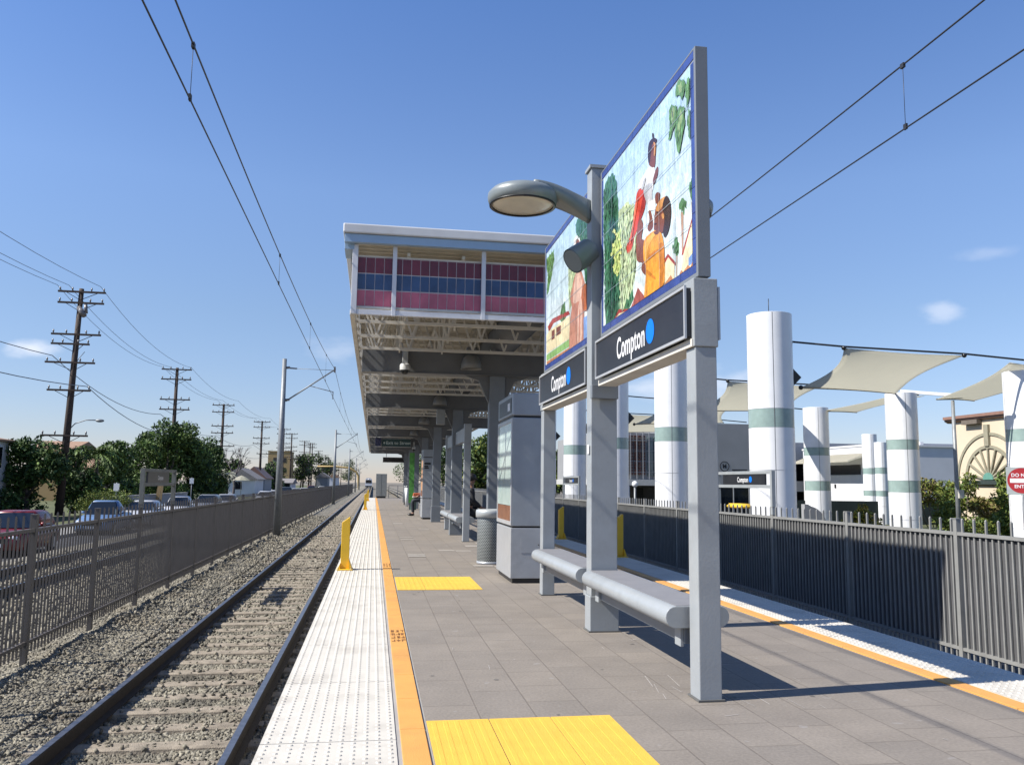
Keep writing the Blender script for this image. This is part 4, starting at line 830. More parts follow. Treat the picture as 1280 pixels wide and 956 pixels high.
# green banner, bin, far cabinet
t = thing('banner_stand', 'tall bright green banner panel under the canopy', 'banner', (1.66, 37.4, 0))
q = MB(); q.box(-.11,.11,-.02,.02,.35,2.55); part('banner', q, BANNER, t); q = MB(); q.box(-.13,-.115,-.02,.02,0,2.6); part('pole', q, GALV, t)
t = thing('green_bin', 'squat green bin standing below the green banner', 'bin', (1.80, 38.75, 0))
q = MB(); q.lathe([(.16,0),(.19,.75),(.2,.76)], (0,0,0), 20); part('body', q, BING, t); q = MB(); q.lathe([(.21,.755),(.21,.80),(.05,.83),(0,.83)], (0,0,0), 20); part('lid', q, mat('bin_lid', (.25,.36,.29), .5), t)
t = thing('equipment_cabinet', 'grey equipment cabinet at the far end of the platform', 'cabinet', (.60, 66.3, 0))
q = MB(); q.box(-.42,.42,-.35,.35,.14,1.88); part('body', q, mat('cabinet_grey', (.27,.28,.26), .6), t, .02); q = MB(); q.box(-.36,.36,-.3,.3,0,.139); part('plinth', q, BLACK, t)
q = MB(); q.box(-.005,.005,-.356,-.351,.2,1.82); part('door_seam', q, BLACK, t)
t = thing('end_railing', 'pale railing closing the far end of the platform', 'railing', (2.6, 66.6, 0))
for x in (-1.4,-.7,0,.7,1.4): q = MB(); q.box(x-.02,x+.02,-.02,.02,0,1.0); part('post', q, GALV, t)
q = MB()
for z in (.35,.98): q.box(-1.4,1.4,-.015,.015,z-.02,z+.02)
part('rail', q, GALV, t)
for i,(x,y,lb) in enumerate(((1.72,44.,'white'),(1.75,47.,'grey'))):
    t = thing('post_stand', lb+' short queue post far along the platform under the canopy', 'post', (x,y,0)); q = MB(); q.tube([(0,0,0),(0,0,1.0)], .07, 12); part('post', q, WHITE if i == 0 else GALV, t); q = MB(); q.sphere((0,0,1.0), .08); part('cap', q, GALV, t)

# ------------------------------------------------------------------ fences
def fence(x, y0, n, pitch, zt, m, label, base, ppb, pk, screen=None):
    t = thing('picket_fence', label, 'fence', (x, y0, 0))
    pan = MB(); 
    for i in range(1, ppb):
        y = pitch*i/ppb; top = zt+.165 if i % 2 else zt-.046
        pan.box(-pk, pk, y-pk, y+pk, -1.02, top)
        if i % 2: pan.prism([(-pk, top+.0001),(pk, top+.0001),(0, top+.02)], 'y', y-pk, y+pk)
    pme = pan.mesh('picket_panel', m)
    po = MB(); po.box(-.035,.035,-.035,.035,base,zt+.17); po.box(-.042,.042,-.042,.042,zt+.171,zt+.185); pom = po.mesh('post', m)
    for k in range(n):
        link('post', pom, t, (0, k*pitch, 0))
        if k < n-1: link('picket_panel', pme, t, (0, k*pitch, 0))
    if screen is not None:
        sm_ = MB(); sm_.box(.020,.026,.05,pitch-.05,-.86,zt-.05); sme_ = sm_.mesh('mesh_screen', mat('mesh_screen_grey', (.095,.095,.10), .7, 0, .12, 4))
        for k in range(n-1): link('mesh_screen', sme_, t, (0, k*pitch, 0))
    r = MB(); r.box(-.03,.03,.04,(n-1)*pitch,zt-.045,zt); part('top_rail', r, m, t)
    r = MB(); r.box(-.026,.026,.04,(n-1)*pitch,-.895,-.855); part('bottom_rail', r, m, t)
    return t
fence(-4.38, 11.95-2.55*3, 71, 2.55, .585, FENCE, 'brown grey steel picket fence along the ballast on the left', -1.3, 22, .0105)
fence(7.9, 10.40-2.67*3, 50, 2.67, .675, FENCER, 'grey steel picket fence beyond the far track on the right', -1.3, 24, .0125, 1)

# station sign frames standing on the fence posts
def fence_sign(x, ya, yb, z0, z1, m, lab, txt, dark):
    t = thing('fence_sign', lab, 'station sign', (x, (ya+yb)/2, 0)); L = (yb-ya)/2; s = 1 if x < 0 else -1
    for y in (-L, L): q = MB(); q.box(-.04,.04,y-.04,y+.04,.70,z1+.03); part('post', q, m, t, .004)
    for z in (z0, z1): q = MB(); q.box(-.03,.03,-L+.041,L-.041,z-.035,z+.03); part('rail', q, m, t, .003)
    q = MB(); q.box(-.02,.02,-L+.30,L-.30 if not dark else L-.55,z0+.031,z1-.036); part('panel', q, SIGNBLK, t)
    if txt:
        H = z1-z0; q = MB(); yd = s
        yy = 0.
        put_text(q, 'Compton', .15 if not dark else .12, (s*.0225, yy, (z0+z1)/2-.01), (0,yd,0), (0,0,1), .9, .003); part('lettering', q, TXTW, t)
        if dark: return t
        q = MB(); n = 20; y1 = yy+yd*.38; q.add([(s*.0225, y1+.065*math.cos(2*math.pi*k/n), (z0+z1)/2+.065*math.sin(2*math.pi*k/n)) for k in range(n)], [tuple(range(n))]); part('line_dot', q, BLUED, t)
    return t
fence_sign(7.9, 15.74, 18.41, 1.26, 1.55, PAINT, 'framed Compton sign on the right fence in front of the large white column', True, False)
fence_sign(7.9, 31.76, 34.43, 1.26, 1.55, PAINT, 'small framed Compton sign far down the right fence, seen left of the mural column', True, False)
fence_sign(7.9, 47.78, 50.45, 1.26, 1.55, PAINT, 'tiny framed sign on the right fence at the end of the plaza', True, False)
fence_sign(-4.38, 17.05, 19.6, 1.14, 1.42, mat('frame_olive_grey', (.17,.175,.16), .6), 'grey framed station sign on the left fence before the dark trees', True, True)

# ------------------------------------------------------------------ overhead line
def zmess(y, base, sag0, mid=12, half=26): return base + sag0*((y-mid)/half)**2
def catenary(x, zc, zm, sag, label):
    t = thing('overhead_wire', label, 'overhead wire', (x, 0, 0)); mess = MB(); cont = MB()
    spans = [(-14,38),(38,90),(90,142),(142,194),(194,246)]
    for a, b in spans:
        m_ = (a+b)/2; h = (b-a)/2; ys = np.linspace(a, b, 21)
        mess.tube([(0,y,zmess(y,zm,sag,m_,h)) for y in ys], .0100, 6, cap=False); cont.tube([(0,y,zc) for y in np.linspace(a,b,5)], .0092, 6, cap=False)
    part('messenger_wire', mess, WIRE, t); part('contact_wire', cont, WIRE, t)
    for a, b in spans[:3]:
        m_ = (a+b)/2; h = (b-a)/2
        for k in range(7):
            y = a + 6.9 + 7.75*k - (0.25 if a < 0 else 0)
            if y > b-2: break
            z = zmess(y,zm,sag,m_,h); q = MB(); q.tube([(0,y,zc),(0,y,z)], .0035, 5); q.box(-.015,.015,y-.03,y+.03,z-.035,z+.02); q.box(-.012,.012,y-.025,y+.025,zc-.015,zc+.05); part('dropper', q, WIRE, t)
catenary(-1.89, 4.93, 5.475, .80, 'overhead wires sweeping above the near track on the left')
catenary(5.8, 5.29, 6.03, .55, 'overhead wires crossing the upper right sky above the far track')
def mast(y, label):
    t = thing('catenary_mast', label, 'catenary mast', (-4.10, y, -1.25), 0, 'grey overhead line masts along the left fence')
    q = MB(); q.tube([(0,0,.12),(0,0,7.9)], [.165,.095], 16); part('pole', q, GALV, t)
    q = MB(); q.box(-.24,.24,-.24,.24,0,.05); q.lathe([(.22,.05),(.21,.12)], (0,0,0), 12); part('base', q, GALV, t)
    q = MB(); q.tube([(.1,0,7.50),(.55,0,7.48)], .035, 8); q.tube([(.55,0,7.48),(2.18,0,7.46)], .012, 6); part('stay', q, GALV, t)
    q = MB(); q.tube([(.12,0,6.0),(2.25,0,7.52)], .034, 10); part('cantilever', q, GALV, t)
    q = MB(); q.tube([(1.15,0,6.72),(2.16,0,6.48)], .018, 8); q.box(2.15,2.19,-.02,.02,6.15,6.5); part('steady_arm', q, GALV, t)
    for c in ((.16,0,7.5),(.2,0,6.06)): q = MB(); q.tube([Vector(c)-Vector((.09,0,0)), Vector(c)+Vector((.09,0,.02))], .055, 10); part('insulator', q, INSUL, t)
    q = MB(); q.box(2.17,2.25,-.04,.04,7.36,7.62); part('wire_clamp', q, INSUL, t)
    return t
m0 = mast(38, 'nearest grey overhead line mast standing by the left fence')
dup(m0, (-4.10, 90, -1.25), None, 'second overhead line mast down the left fence, beside the curve of the canopy')
for k, y in enumerate((142, 194, 246)): dup(m0, (-4.10, y, -1.25), None, ('third','fourth','fifth')[k]+' overhead line mast, tiny near the vanishing point of the track')
# the train
t = thing('light_rail_train', 'distant white light rail train coming up the near track', 'train', (-1.89, 330, -1.0))
q = MB(); q.prism([(-1.3,.3),(1.3,.3),(1.32,2.2),(1.15,3.4),(.7,3.7),(-.7,3.7),(-1.15,3.4),(-1.32,2.2)], 'y', 0, 27); part('body', q, WHITE, t)
q = MB(); q.box(-1.1,1.1,-.05,-.01,1.7,2.9); part('windscreen', q, GLASSD, t); q = MB(); q.box(-1.25,1.25,-.12,-.01,.15,.7); part('coupler_skirt', q, BLACK, t)
q = MB(); q.sphere((0,-.06,3.15), .22); part('headlight', q, WHITE, t)
# ------------------------------------------------------------------ vegetation
def leaves(name, blobs, n, size, mats, parent, seed, flat=.0, hang=0.):
    g = np.random.default_rng(seed); B = np.array(blobs, float); wgt = B[:,3]**2; wgt /= wgt.sum()
    idx = g.choice(len(B), n, p=wgt); dirs = g.normal(size=(n,3)); dirs /= np.linalg.norm(dirs,axis=1)[:,None]
    sub = g.normal(size=(len(B),9,3)); sub /= np.linalg.norm(sub,axis=2)[:,:,None]
    # leaf clumps: pull directions toward a few random lobes of each blob so the outline is uneven
    k = g.integers(0, 9, n); lobe = sub[idx, k]; dirs = dirs*.55 + lobe*.75; dirs /= np.linalg.norm(dirs,axis=1)[:,None]
    rad = B[idx,3]*(.45+.62*g.random(n)**.6)*(.82+.3*g.random((len(B),9))[idx,k])
    P = B[idx,:3] + dirs*rad[:,None]*np.array([1,1,.85])
    a = g.normal(size=(n,3)); a[:,2] = a[:,2]*(1-flat)-hang; a /= np.linalg.norm(a,axis=1)[:,None]
    b = np.cross(a, g.normal(size=(n,3))); b /= np.linalg.norm(b,axis=1)[:,None]
    s = size*g.uniform(.6,1.3,n)[:,None]
    V = np.stack([P-a*s, P+b*s*.42, P+a*s, P-b*s*.42], 1).reshape(-1,3)
    me = bpy.data.meshes.new(name); me.vertices.add(n*4); me.vertices.foreach_set('co', V.astype(np.float32).ravel())
    me.loops.add(n*4); me.loops.foreach_set('vertex_index', np.arange(n*4,dtype=np.int32)); me.polygons.add(n); me.polygons.foreach_set('loop_start', np.arange(n,dtype=np.int32)*4)
    me.update(calc_edges=True)
    for m in mats: me.materials.append(m)
    me.polygons.foreach_set('material_index', (g.random(n)*len(mats)).astype(np.int32) if len(mats) > 1 else np.zeros(n,np.int32))
    return link(name, me, parent)
def tree(x, y, base, h, r, label, seed, n=5200, mats=None, leaf=.17, group=None, trunk_r=.16, low=.28, cat='tree', name='tree'):
    rr = random.Random(seed); t = thing(name, label, cat, (x, y, base), 0, group)
    blobs = []
    for i in range(11):
        a = rr.random()*6.28; q = r*.62*rr.random()**.5; z = h*(low + (1-low)*rr.random()*.80) ; rb = r*rr.uniform(.36,.55)*(1.1-.45*abs(z/h-.55))
        blobs.append((q*math.cos(a), q*math.sin(a), min(z, h-rb*.8), rb))
    blobs.append((0,0,h-r*.42,r*.45))
    tk = MB(); th = h*(low+.12); tk.tube([(0,0,-.05),(.05*r,0,th*.5),(0,.04*r,th),(0,0,h*.75)], [trunk_r*1.25,trunk_r,trunk_r*.8,trunk_r*.25], 10); tr = part('trunk', tk, BARK, t)
    lb = MB()
    for b in blobs[:8]:
        z0 = th*.75 + rr.random()*.3*th; lb.tube([(0,0,z0), (b[0]*.5,b[1]*.5,(z0+b[2])/2+.1), (b[0],b[1],b[2])], [trunk_r*.5,trunk_r*.32,trunk_r*.1], 6)
    part('limbs', lb, BARK, tr)
    leaves('crown', blobs, n, leaf, mats or [LEAF1, LEAF1, LEAF2], t, seed)
    return t
tree(-21.9, 58, -1.1, 5.2, 2.3, 'dark round tree beside the white two-storey house at the left edge', 11, 7500, low=.08)
tree(-20.1, 61.2, -1.1, 4.6, 1.9, 'dark shrubby tree just behind the tallest wooden pole', 12, 4800, low=.05)
tree(-21.0, 73, -1.1, 5.6, 2.3, 'green tree at the left end of the leafy row, right of the palm', 13, 7500, [LEAF1, LEAF2, LEAF2], low=.06)
tree(-19.0, 82, -1.1, 8.0, 3.2, 'tallest green tree of the leafy row behind the framed fence sign', 14, 11000, [LEAF1, LEAF2, LEAF2], low=.12)
tree(-17.6, 94, -1.1, 7.0, 2.9, 'dark tree at the right end of the leafy row, beside the third wooden pole', 15, 9000, low=.06)
tree(-21.2, 85, -1.1, 7.0, 3.0, 'tree filling the gap left of the tallest one in the leafy row', 16, 8500, low=.06)
tree(-17.4, 85, -1.1, 6.6, 2.5, 'tree between the tallest and the right-hand one of the leafy row', 17, 8000, low=.05)
def palm(x, y, base, h, label, seed, fr=1.7, col=None, nf=26):
    rr = random.Random(seed); t = thing('palm_tree', label, 'palm tree', (x, y, base)); tk = MB(); tk.tube([(0,0,0),(.05,0,h*.5),(0,0,h)], [.17,.14,.12], 10); part('trunk', tk, BARK, t)
    mb = MB()
    for i in range(nf):
        a = rr.random()*6.28; el = rr.uniform(-.5,1.1); L = fr*rr.uniform(.8,1.15); d = Vector((math.cos(a)*math.cos(el),math.sin(a)*math.cos(el),math.sin(el))); s = d.cross(Vector((0,0,1))).normalized()
        pts = [Vector((0,0,h)) + d*L*k/6 + Vector((0,0,-.55*L*(k/6)**2)) for k in range(7)]
        for k in range(1,7):
            p = pts[k]; dd = (pts[k]-pts[k-1]).normalized()
            for q in (-1,1):
                for e in (0,.5):
                    b = p - dd*e*L/6; tip = b + s*q*L*.24*(1.1-k/7) + dd*L*.12 + Vector((0,0,-.10*L)); mb.add([b, b+dd*.06*L, tip], [(0,1,2)])
        mb.tube(pts, [.02]*6+[.006], 4)
    part('fronds', mb, col or LEAF2, t)
    return t
palm(-19.2, 62.5, -1.1, 4.0, 'shaggy palm right of the tallest wooden pole', 3, 1.9, LEAF2, 40)
palm(-19.5, 118, -1.1, 3.0, 'pale dry palm in front of the gabled houses', 4, 1.5, mat('frond_pale', (.34,.35,.27), .7), 22)
def bare(x, y, base, h, r, label, seed):
    rr = random.Random(seed); t = thing('bare_tree', label, 'tree', (x,y,base)); mb = MB()
    def br(p, d, L, rad, k):
        e = p + d*L; mb.tube([p, (p+e)/2 + Vector((rr.uniform(-.06,.06)*L,rr.uniform(-.06,.06)*L,0)), e], [rad,rad*.8,rad*.55], 5, cap=False)
        if k:
            for _ in range(rr.choice((3,4))):
                nd = (d + Vector((rr.uniform(-.8,.8),rr.uniform(-.8,.8),rr.uniform(-.1,.6)))).normalized(); br(e, nd, L*rr.uniform(.55,.8), rad*.55, k-1)
    br(Vector((0,0,0)), Vector((0,0,1)), h*.33, .22, 4); part('branches', mb, LEAF5, t); return t
bare(-19.9, 126, -1.1, 8.0, 2.5, 'leafless purplish tree above the gabled roofs', 5)
far = [(-24.5,150,6.0,3.2,'olive tree between the gabled houses and the tan block'),(-19.8,166,5,2.8,'low bushy tree in front of the tan block'),(-19.5,232,10,4.5,'large dusky tree right of the tan block'),(-17.5,262,11,4.5,'tall dusky tree among the far wooden poles'),(-15.5,300,9,4.5,'broad far tree behind the second overhead mast'),(-13.5,460,15,6.5,'lone dark tree on the horizon left of the train'),(-22.5,190,6.5,3.8,'grey-green tree low behind the tan block')]
for i,(x,y,h,r,lb) in enumerate(far): tree(x, y, -1.1, h, r, lb, 40+i, 2600, [LEAF1, LEAF2, LEAF5], .34)
fr = [(9.5,72,6.5,2.6,'green tree beyond the right fence, seen between the kiosk and the low frame post'),(12.5,88,8,3.3,'taller tree further back beyond the right fence, left of the steel kiosk'),(16.5,76,5.6,2.0,'narrow tree seen left of the far white column'),(10.5,130,8,4,'distant tree right of the platform end'),(9.5,190,9,5,'farthest tree beyond the right end of the platform')]
for i,(x,y,h,r,lb) in enumerate(fr): tree(x, y, -1.1, h, r, lb, 60+i, 4200, [LEAF1, LEAF2, LEAF3] if i < 3 else [LEAF1, LEAF2], .22)
def bush(x, y, base, blobs, label, seed, n, mats, leaf=.10, cat='bush'):
    t = thing('bush', label, cat, (x, y, base)); st = MB()
    for b in blobs[:4]: st.tube([(b[0]*.3,b[1]*.3,0),(b[0],b[1],b[2])], [.03,.012], 5)
    part('stems', st, BARK, t); leaves('foliage', blobs, n, leaf, mats, t, seed); return t
bush(26.6, 34.6, -1.0, [(0,0,1.0,.9),(.3,.5,1.9,.7),(-.5,.3,.9,.7),(.2,-.2,2.6,.5),(-.2,.6,2.2,.5),(0,.9,1.2,.8)], 'tall airy green shrub in front of the cream arched wall', 21, 3200, [LEAF2, LEAF3])
bush(26.9, 33.0, -1.0, [(0,0,.9,.8),(.4,.3,1.3,.7),(-.3,.3,1.5,.5),(0,-.5,1.2,.6)], 'dry tan shrub under the fan-shaped arch on the cream wall', 22, 2600, [LEAF4, LEAF4, LEAF3])
bush(26.3, 31.2, -1.0, [(0,0,.9,.9),(.2,0,1.8,.8),(.3,.2,2.6,.6),(.2,-.2,3.0,.4)], 'green shrub at the right end of the cream wall, beside the banded column', 23, 3200, [LEAF2, LEAF2, LEAF3])
bush(24.9, 31.0, -1.05, [(i*.5,i*.1,.75,.5) for i in range(-3,4)], 'low clipped green hedge along the foot of the cream wall', 24, 3200, [LEAF2, LEAF3], .07, 'hedge')
bush(33.2, 45.5, -1.0, [(i*.6,0,1.9+.2*(i%2),.9) for i in range(-3,4)], 'yellow green bushes left of the thin light pole', 25, 3200, [LEAF3, LEAF4], .12)
bush(22.5, 36.0, -1.0, [(-.5,0,.7,.5),(0,0,.9,.55),(.5,0,.6,.5),(.1,.2,1.3,.25)], 'yellowish flowering shrubs between the banded columns', 26, 1600, [LEAF3, LEAF4, mat('flower_yellow', (.50,.40,.06), .7)], .08)
bush(-15.0, 51, -.80, [(i*.35,0,.95,.55) for i in range(-3,4)]+[(i*.4,.1,.5,.5) for i in range(-3,4)], 'bright clipped hedge behind the blue and white pickup', 27, 4200, [LEAF3, LEAF3, LEAF2], .06, 'hedge')

# ------------------------------------------------------------------ left street
sheet('street', -13.8, -10.6, -20, 700, -1.44, ASPH)
mb = MB(); mb.box(-10.6, -10.42, -20, 400, -1.7, -1.20); struct('kerb', mb, CONC); mb = MB(); mb.box(-13.98, -13.8, -20, 400, -1.7, -1.31); struct('kerb', mb, CONC)
mb = MB(); mb.box(-15.8, -13.981, -20, 400, -1.7, -1.32); struct('pavement', mb, CONC)
lot = mat('yard_grass', (.09,.10,.035), .95, 0, .4, .6, .5, 40); sheet('yards', -60, -15.8, -20, 500, -1.30, lot)
mb = MB()
for y in np.arange(10, 300, 6): mb.add([(-11.55,y,-1.436),(-11.43,y,-1.436),(-11.43,y+3,-1.436),(-11.55,y+3,-1.436)], [(0,1,2,3)])
struct('road_marking', mb, mat('road_yellow', (.55,.38,.06), .8))
# utility poles
def upole(x, y, h, arms, label, group, lean=0., r=.19, w=3.0):
    t = thing('utility_pole', label, 'utility pole', (x, y, -1.1), 0, group); q = MB(); L = lean
    q.tube([(0,0,-.1),(L*.5,0,h*.5),(L,0,h)], [r*1.25,r,r*.72], 12); part('pole', q, WOOD, t)
    for i, (z, ww, off) in enumerate(arms):
        lx = L*z/h; q = MB(); q.box(lx+off-ww/2, lx+off+ww/2, -.24,-.12, z-.06, z+.06)
        for s in (-.44,.44): q.bar((lx+off+ww*s*.75, -.14, z-.04), (lx, -.14, z-.55), .035)
        for s in (-.46,-.2,.2,.46): q.tube([(lx+off+ww*s,-.18,z+.061),(lx+off+ww*s,-.18,z+.17),(lx+off+ww*s,-.18,z+.30)], [.025,.06,.04], 6, 1)
        part('crossarm', q, [WOOD, INSUL], t)
    return t
p1 = upole(-20.2, 59, 15.0, [(14.75,3.0,.1),(14.0,2.9,.1),(11.85,3.1,.0),(11.2,2.4,-.3),(9.95,3.1,-.2),(8.1,2.7,-.1),(5.1,2.9,-.1)], 'tallest dark wooden utility pole with seven crossarms and a street lamp', 'wooden poles along the left street', .35, .21)
q = MB(); q.tube([(.30,-.1,13.7),(.75,-.35,13.1)], [.17,.17], 12); q.tube([(.75,-.2,13.9),(.8,-.2,13.3)], [.1,.12], 10); part('transformer', q, INSUL, p1)
q = MB(); q.tube([(.15,0,5.4),(.6,-.1,5.9),(1.3,-.2,6.15),(2.0,-.3,6.15)], .035, 8); lm = part('lamp_arm', q, GALV, p1); q = MB(); q.sphere((2.2,-.33,6.12), .2, 12, 8, 0, (1.4,.7,.55)); part('lamp_head', q, GALV, lm)
q = MB()
q.tube([(.30,-.22,13.2),(.45,-.22,12.6),(.26,-.22,12.1)], .015, 5); q.tube([(.9,-.2,10.7),(.55,-.2,10.2),(.3,-.2,9.6)], .02, 5); part('drop_cable', q, WIRE, p1)
arms2 = [(13.35,2.9,0),(12.35,2.9,0),(10.3,2.9,0),(9.3,2.9,0),(7.4,2.4,.5)]
p2 = upole(-20, 88, 13.55, arms2, 'second wooden utility pole rising out of the tall green trees', 'wooden poles along the left street', 0, .2)
lbs = ['third wooden utility pole, right of the leafy row','fourth wooden utility pole, in front of the gabled houses']
for i, (y, h) in enumerate(((118,.93),(154,.95),(186,1.),(214,1.04),(247,1.02),(262,1.03),(285,1.08),(310,.98),(345,.95),(385,.95),(430,.95),(480,.95),(540,.95))):
    o = dup(p2, (-20+(i%3-1)*.5, y, -1.1), None, lbs[i] if i < 2 else 'distant wooden utility pole with crossarms, one of the thin row shrinking toward the horizon'); o.scale = (1,1,h)
# their wires
for i, (dx, z, lb) in enumerate(((-1.35,14.1,'top left power line strung between the wooden poles'),(-.6,14.1,'top middle power line strung between the wooden poles'),(1.4,14.1,'top right power line strung between the wooden poles'),(-1.3,9.3,'lower left cable strung between the wooden poles'),(1.0,7.3,'lowest right cable strung between the wooden poles'))):
    q = MB(); stops = [(15,z+.3),(59,z),(88,z-1.6),(118,z-2.1),(154,z-1.8),(186,z-1.3)]
    if i == 3: stops = [(15,z+1.2),(59,z)] + [(a,b) for a,b in stops[2:]]
    pts = []
    for (ya,za),(yb_,zb) in zip(stops, stops[1:]):
        for k in range(12): u = k/12; pts.append((-20.05+dx, ya+(yb_-ya)*u, za+(zb-za)*u - (1.0 if yb_ < 100 else .7)*4*u*(1-u)))
    q.tube(pts, .016 if i < 3 else .026, 5, cap=False); tag(part('power_line', q, mat('line_grey', (.12,.13,.15), .6)), lb, 'power line', 'power lines of the left street')
# houses
def house(x0, x1, y0, y1, zt, roofh, wallm, roofm, label, gable='x', wins=(), ov=.35):
    bx, by = (x0+x1)/2, (y0+y1)/2; t = thing('house', label, 'house', (bx, by, -1.1)); w2 = (x1-x0)/2; d2 = (y1-y0)/2; H = zt+1.1
    q = MB(); q.box(-w2, w2, -d2, d2, -.4, H); part('wall', q, wallm, t)
    q = MB()
    if gable == 'hip': q.add([(-w2-ov,-d2-ov,H+.01),(w2+ov,-d2-ov,H+.01),(w2+ov,d2+ov,H+.01),(-w2-ov,d2+ov,H+.01),(0,-d2*.4,H+roofh),(0,d2*.4,H+roofh),(-w2-ov,-d2-ov,H+.12),(w2+ov,-d2-ov,H+.12),(w2+ov,d2+ov,H+.12),(-w2-ov,d2+ov,H+.12)], [(0,1,2,3),(0,1,7,6),(1,2,8,7),(2,3,9,8),(3,0,6,9),(6,7,4),(7,8,5,4),(8,9,5),(9,6,4,5)])
    elif gable == 'y': q.prism([(-w2-ov,H-.1),(w2+ov,H-.1),(w2+ov,H+.03),(0,H+roofh),(-w2-ov,H+.03)], 'y', -d2-ov, d2+ov)
    else: q.prism([(-d2-ov,H-.1),(d2+ov,H-.1),(d2+ov,H+.03),(0,H+roofh),(-d2-ov,H+.03)], 'x', -w2-ov, w2+ov)
    rf = part('roof', q, roofm, t)
    if gable == 'y': q = MB(); q.prism([(-w2+.05,H-.05),(w2-.05,H-.05),(0,H+roofh-.15)], 'y', -d2-.02, -d2+.1); part('gable', q, BROWN, t)
    for (wx, wz, ww, wh) in wins:
        q = MB(); q.box(wx-ww/2-.07, wx+ww/2+.07, -d2-.05, -d2-.002, wz-wh/2-.07, wz+wh/2+.07); f = part('window', q, WHITE, t); q = MB(); q.box(wx-ww/2, wx+ww/2, -d2-.056, -d2-.0505, wz-wh/2, wz+wh/2); part('pane', q, GLASSD, f)
    return t
hs = house(-31, -23.1, 46, 58, 3.45, .9, STUCW, ROOFT, 'white two-storey house cut off by the left edge', 'hip', [(2.6,3.35,.7,1.1)], .3)
for wy, wz, wh in ((4.6,3.55,1.3),(4.3,1.25,1.2),(1.2,3.55,1.3),(.6,1.25,1.2)):
    q = MB(); q.box(3.952,4.0,wy-.36,wy+.36,wz-wh/2-.07,wz+wh/2+.07); f = part('window', q, WHITE, hs); q = MB(); q.box(4.0005,4.006,wy-.29,wy+.29,wz-wh/2,wz+wh/2); part('pane', q, GLASSD, f)
house(-38, -33.6, 100, 110, 4.3, 1.2, STUCT, ROOFT, 'house with a tan roof showing behind the dark left trees', 'x')
house(-29.5, -26.0, 90, 99, 2.3, 1.0, mat('stucco_shade_tan', (.30,.22,.16), .85), ROOFT, 'low tan-roofed house between the palm and the leafy row', 'x')
house(-23.4, -18.3, 136, 146, 1.4, 1.8, STUCW, ROOFG, 'left grey-roofed gabled house past the leafless tree', 'y', [(0,1.5,1.2,1.2)])
house(-22.4, -18.6, 150, 160, 1.6, 2.0, mat('siding_grey', (.30,.31,.34), .8), BROWN, 'right brown-gabled house behind the fourth wooden pole', 'y', [(0,1.7,1.4,1.2)])
house(-20.2, -16.2, 172, 182, .8, .9, STUCW, ROOFG, 'low white house in front of the tan block', 'x', [(-.8,1.4,1.2,1.1),(1.2,1.4,1.2,1.1)])
t = thing('apartment_block', 'tan flat-topped block rising beyond the gabled houses', 'building', (-23.4, 224, -1.1))
q = MB(); q.box(-3.2,2.2,-5,5,0,9.6); part('wall', q, STUCT, t); q = MB(); q.box(-3.3,2.3,-5.1,5.1,9.601,9.8); part('parapet', q, STUCT, t)
q = MB()
for z in (2.5,5,7.5): q.box(-1.9,-.9,-5.04,-5.002,z-.6,z+.6); q.box(.3,1.3,-5.04,-5.002,z-.6,z+.6)
part('windows', q, GLASSD, t)
house(-15.5, -12.5, 236, 246, 2.4, 1.2, STUCG, ROOFG, 'small grey house among the far poles', 'y')
house(-15, -12, 292, 302, 2.6, 1.4, STUCW, ROOFT, 'farthest pale house before the horizon', 'y')
t = thing('patio_umbrella', 'pale canvas garden umbrella in front of the gabled houses', 'umbrella', (-18.3, 122, -1.1)); q = MB(); q.tube([(0,0,0),(0,0,2.9)], .04, 8); part('pole', q, GALV, t); q = MB(); q.lathe([(1.2,2.3),(.6,2.75),(0,3.0)], (0,0,0), 8, smooth=False); part('canopy', q, SAIL, t)
q = MB(); q.box(-16.0,-15.8,54,76,-1.2,.08); q.box(-16.05,-15.75,54,76,.081,.15); tag(part('block_wall', q, STUCG), 'grey low block wall along the pavement behind the parked cars', 'wall')
for x, y, lb, zz in ((-15.2, 53.5, 'small white street sign above the bright hedge', 1.15), (-14.7, 72, 'white parking sign on a thin pole right of the framed fence sign', 1.55)):
    t = thing('street_sign', lb, 'street sign', (x, y, -1.05)); q = MB(); q.tube([(0,0,-.4),(0,0,zz+.9)], .03, 8); part('pole', q, GALV, t); q = MB(); q.box(-.16,.16,-.045,-.031,zz+.4,zz+.85); part('plate', q, WHITE, t)
q = MB(); q.bar((-15.7,65,-1.0),(-15.45,65,1.15),.25,.06); q.bar((-15.4,64.9,-1.0),(-15.25,64.9,1.15),.14,.05); tag(part('timber_boards', q, mat('raw_timber', (.42,.29,.14), .8)), 'pale timber boards leaning on the block wall under the framed fence sign', 'timber')

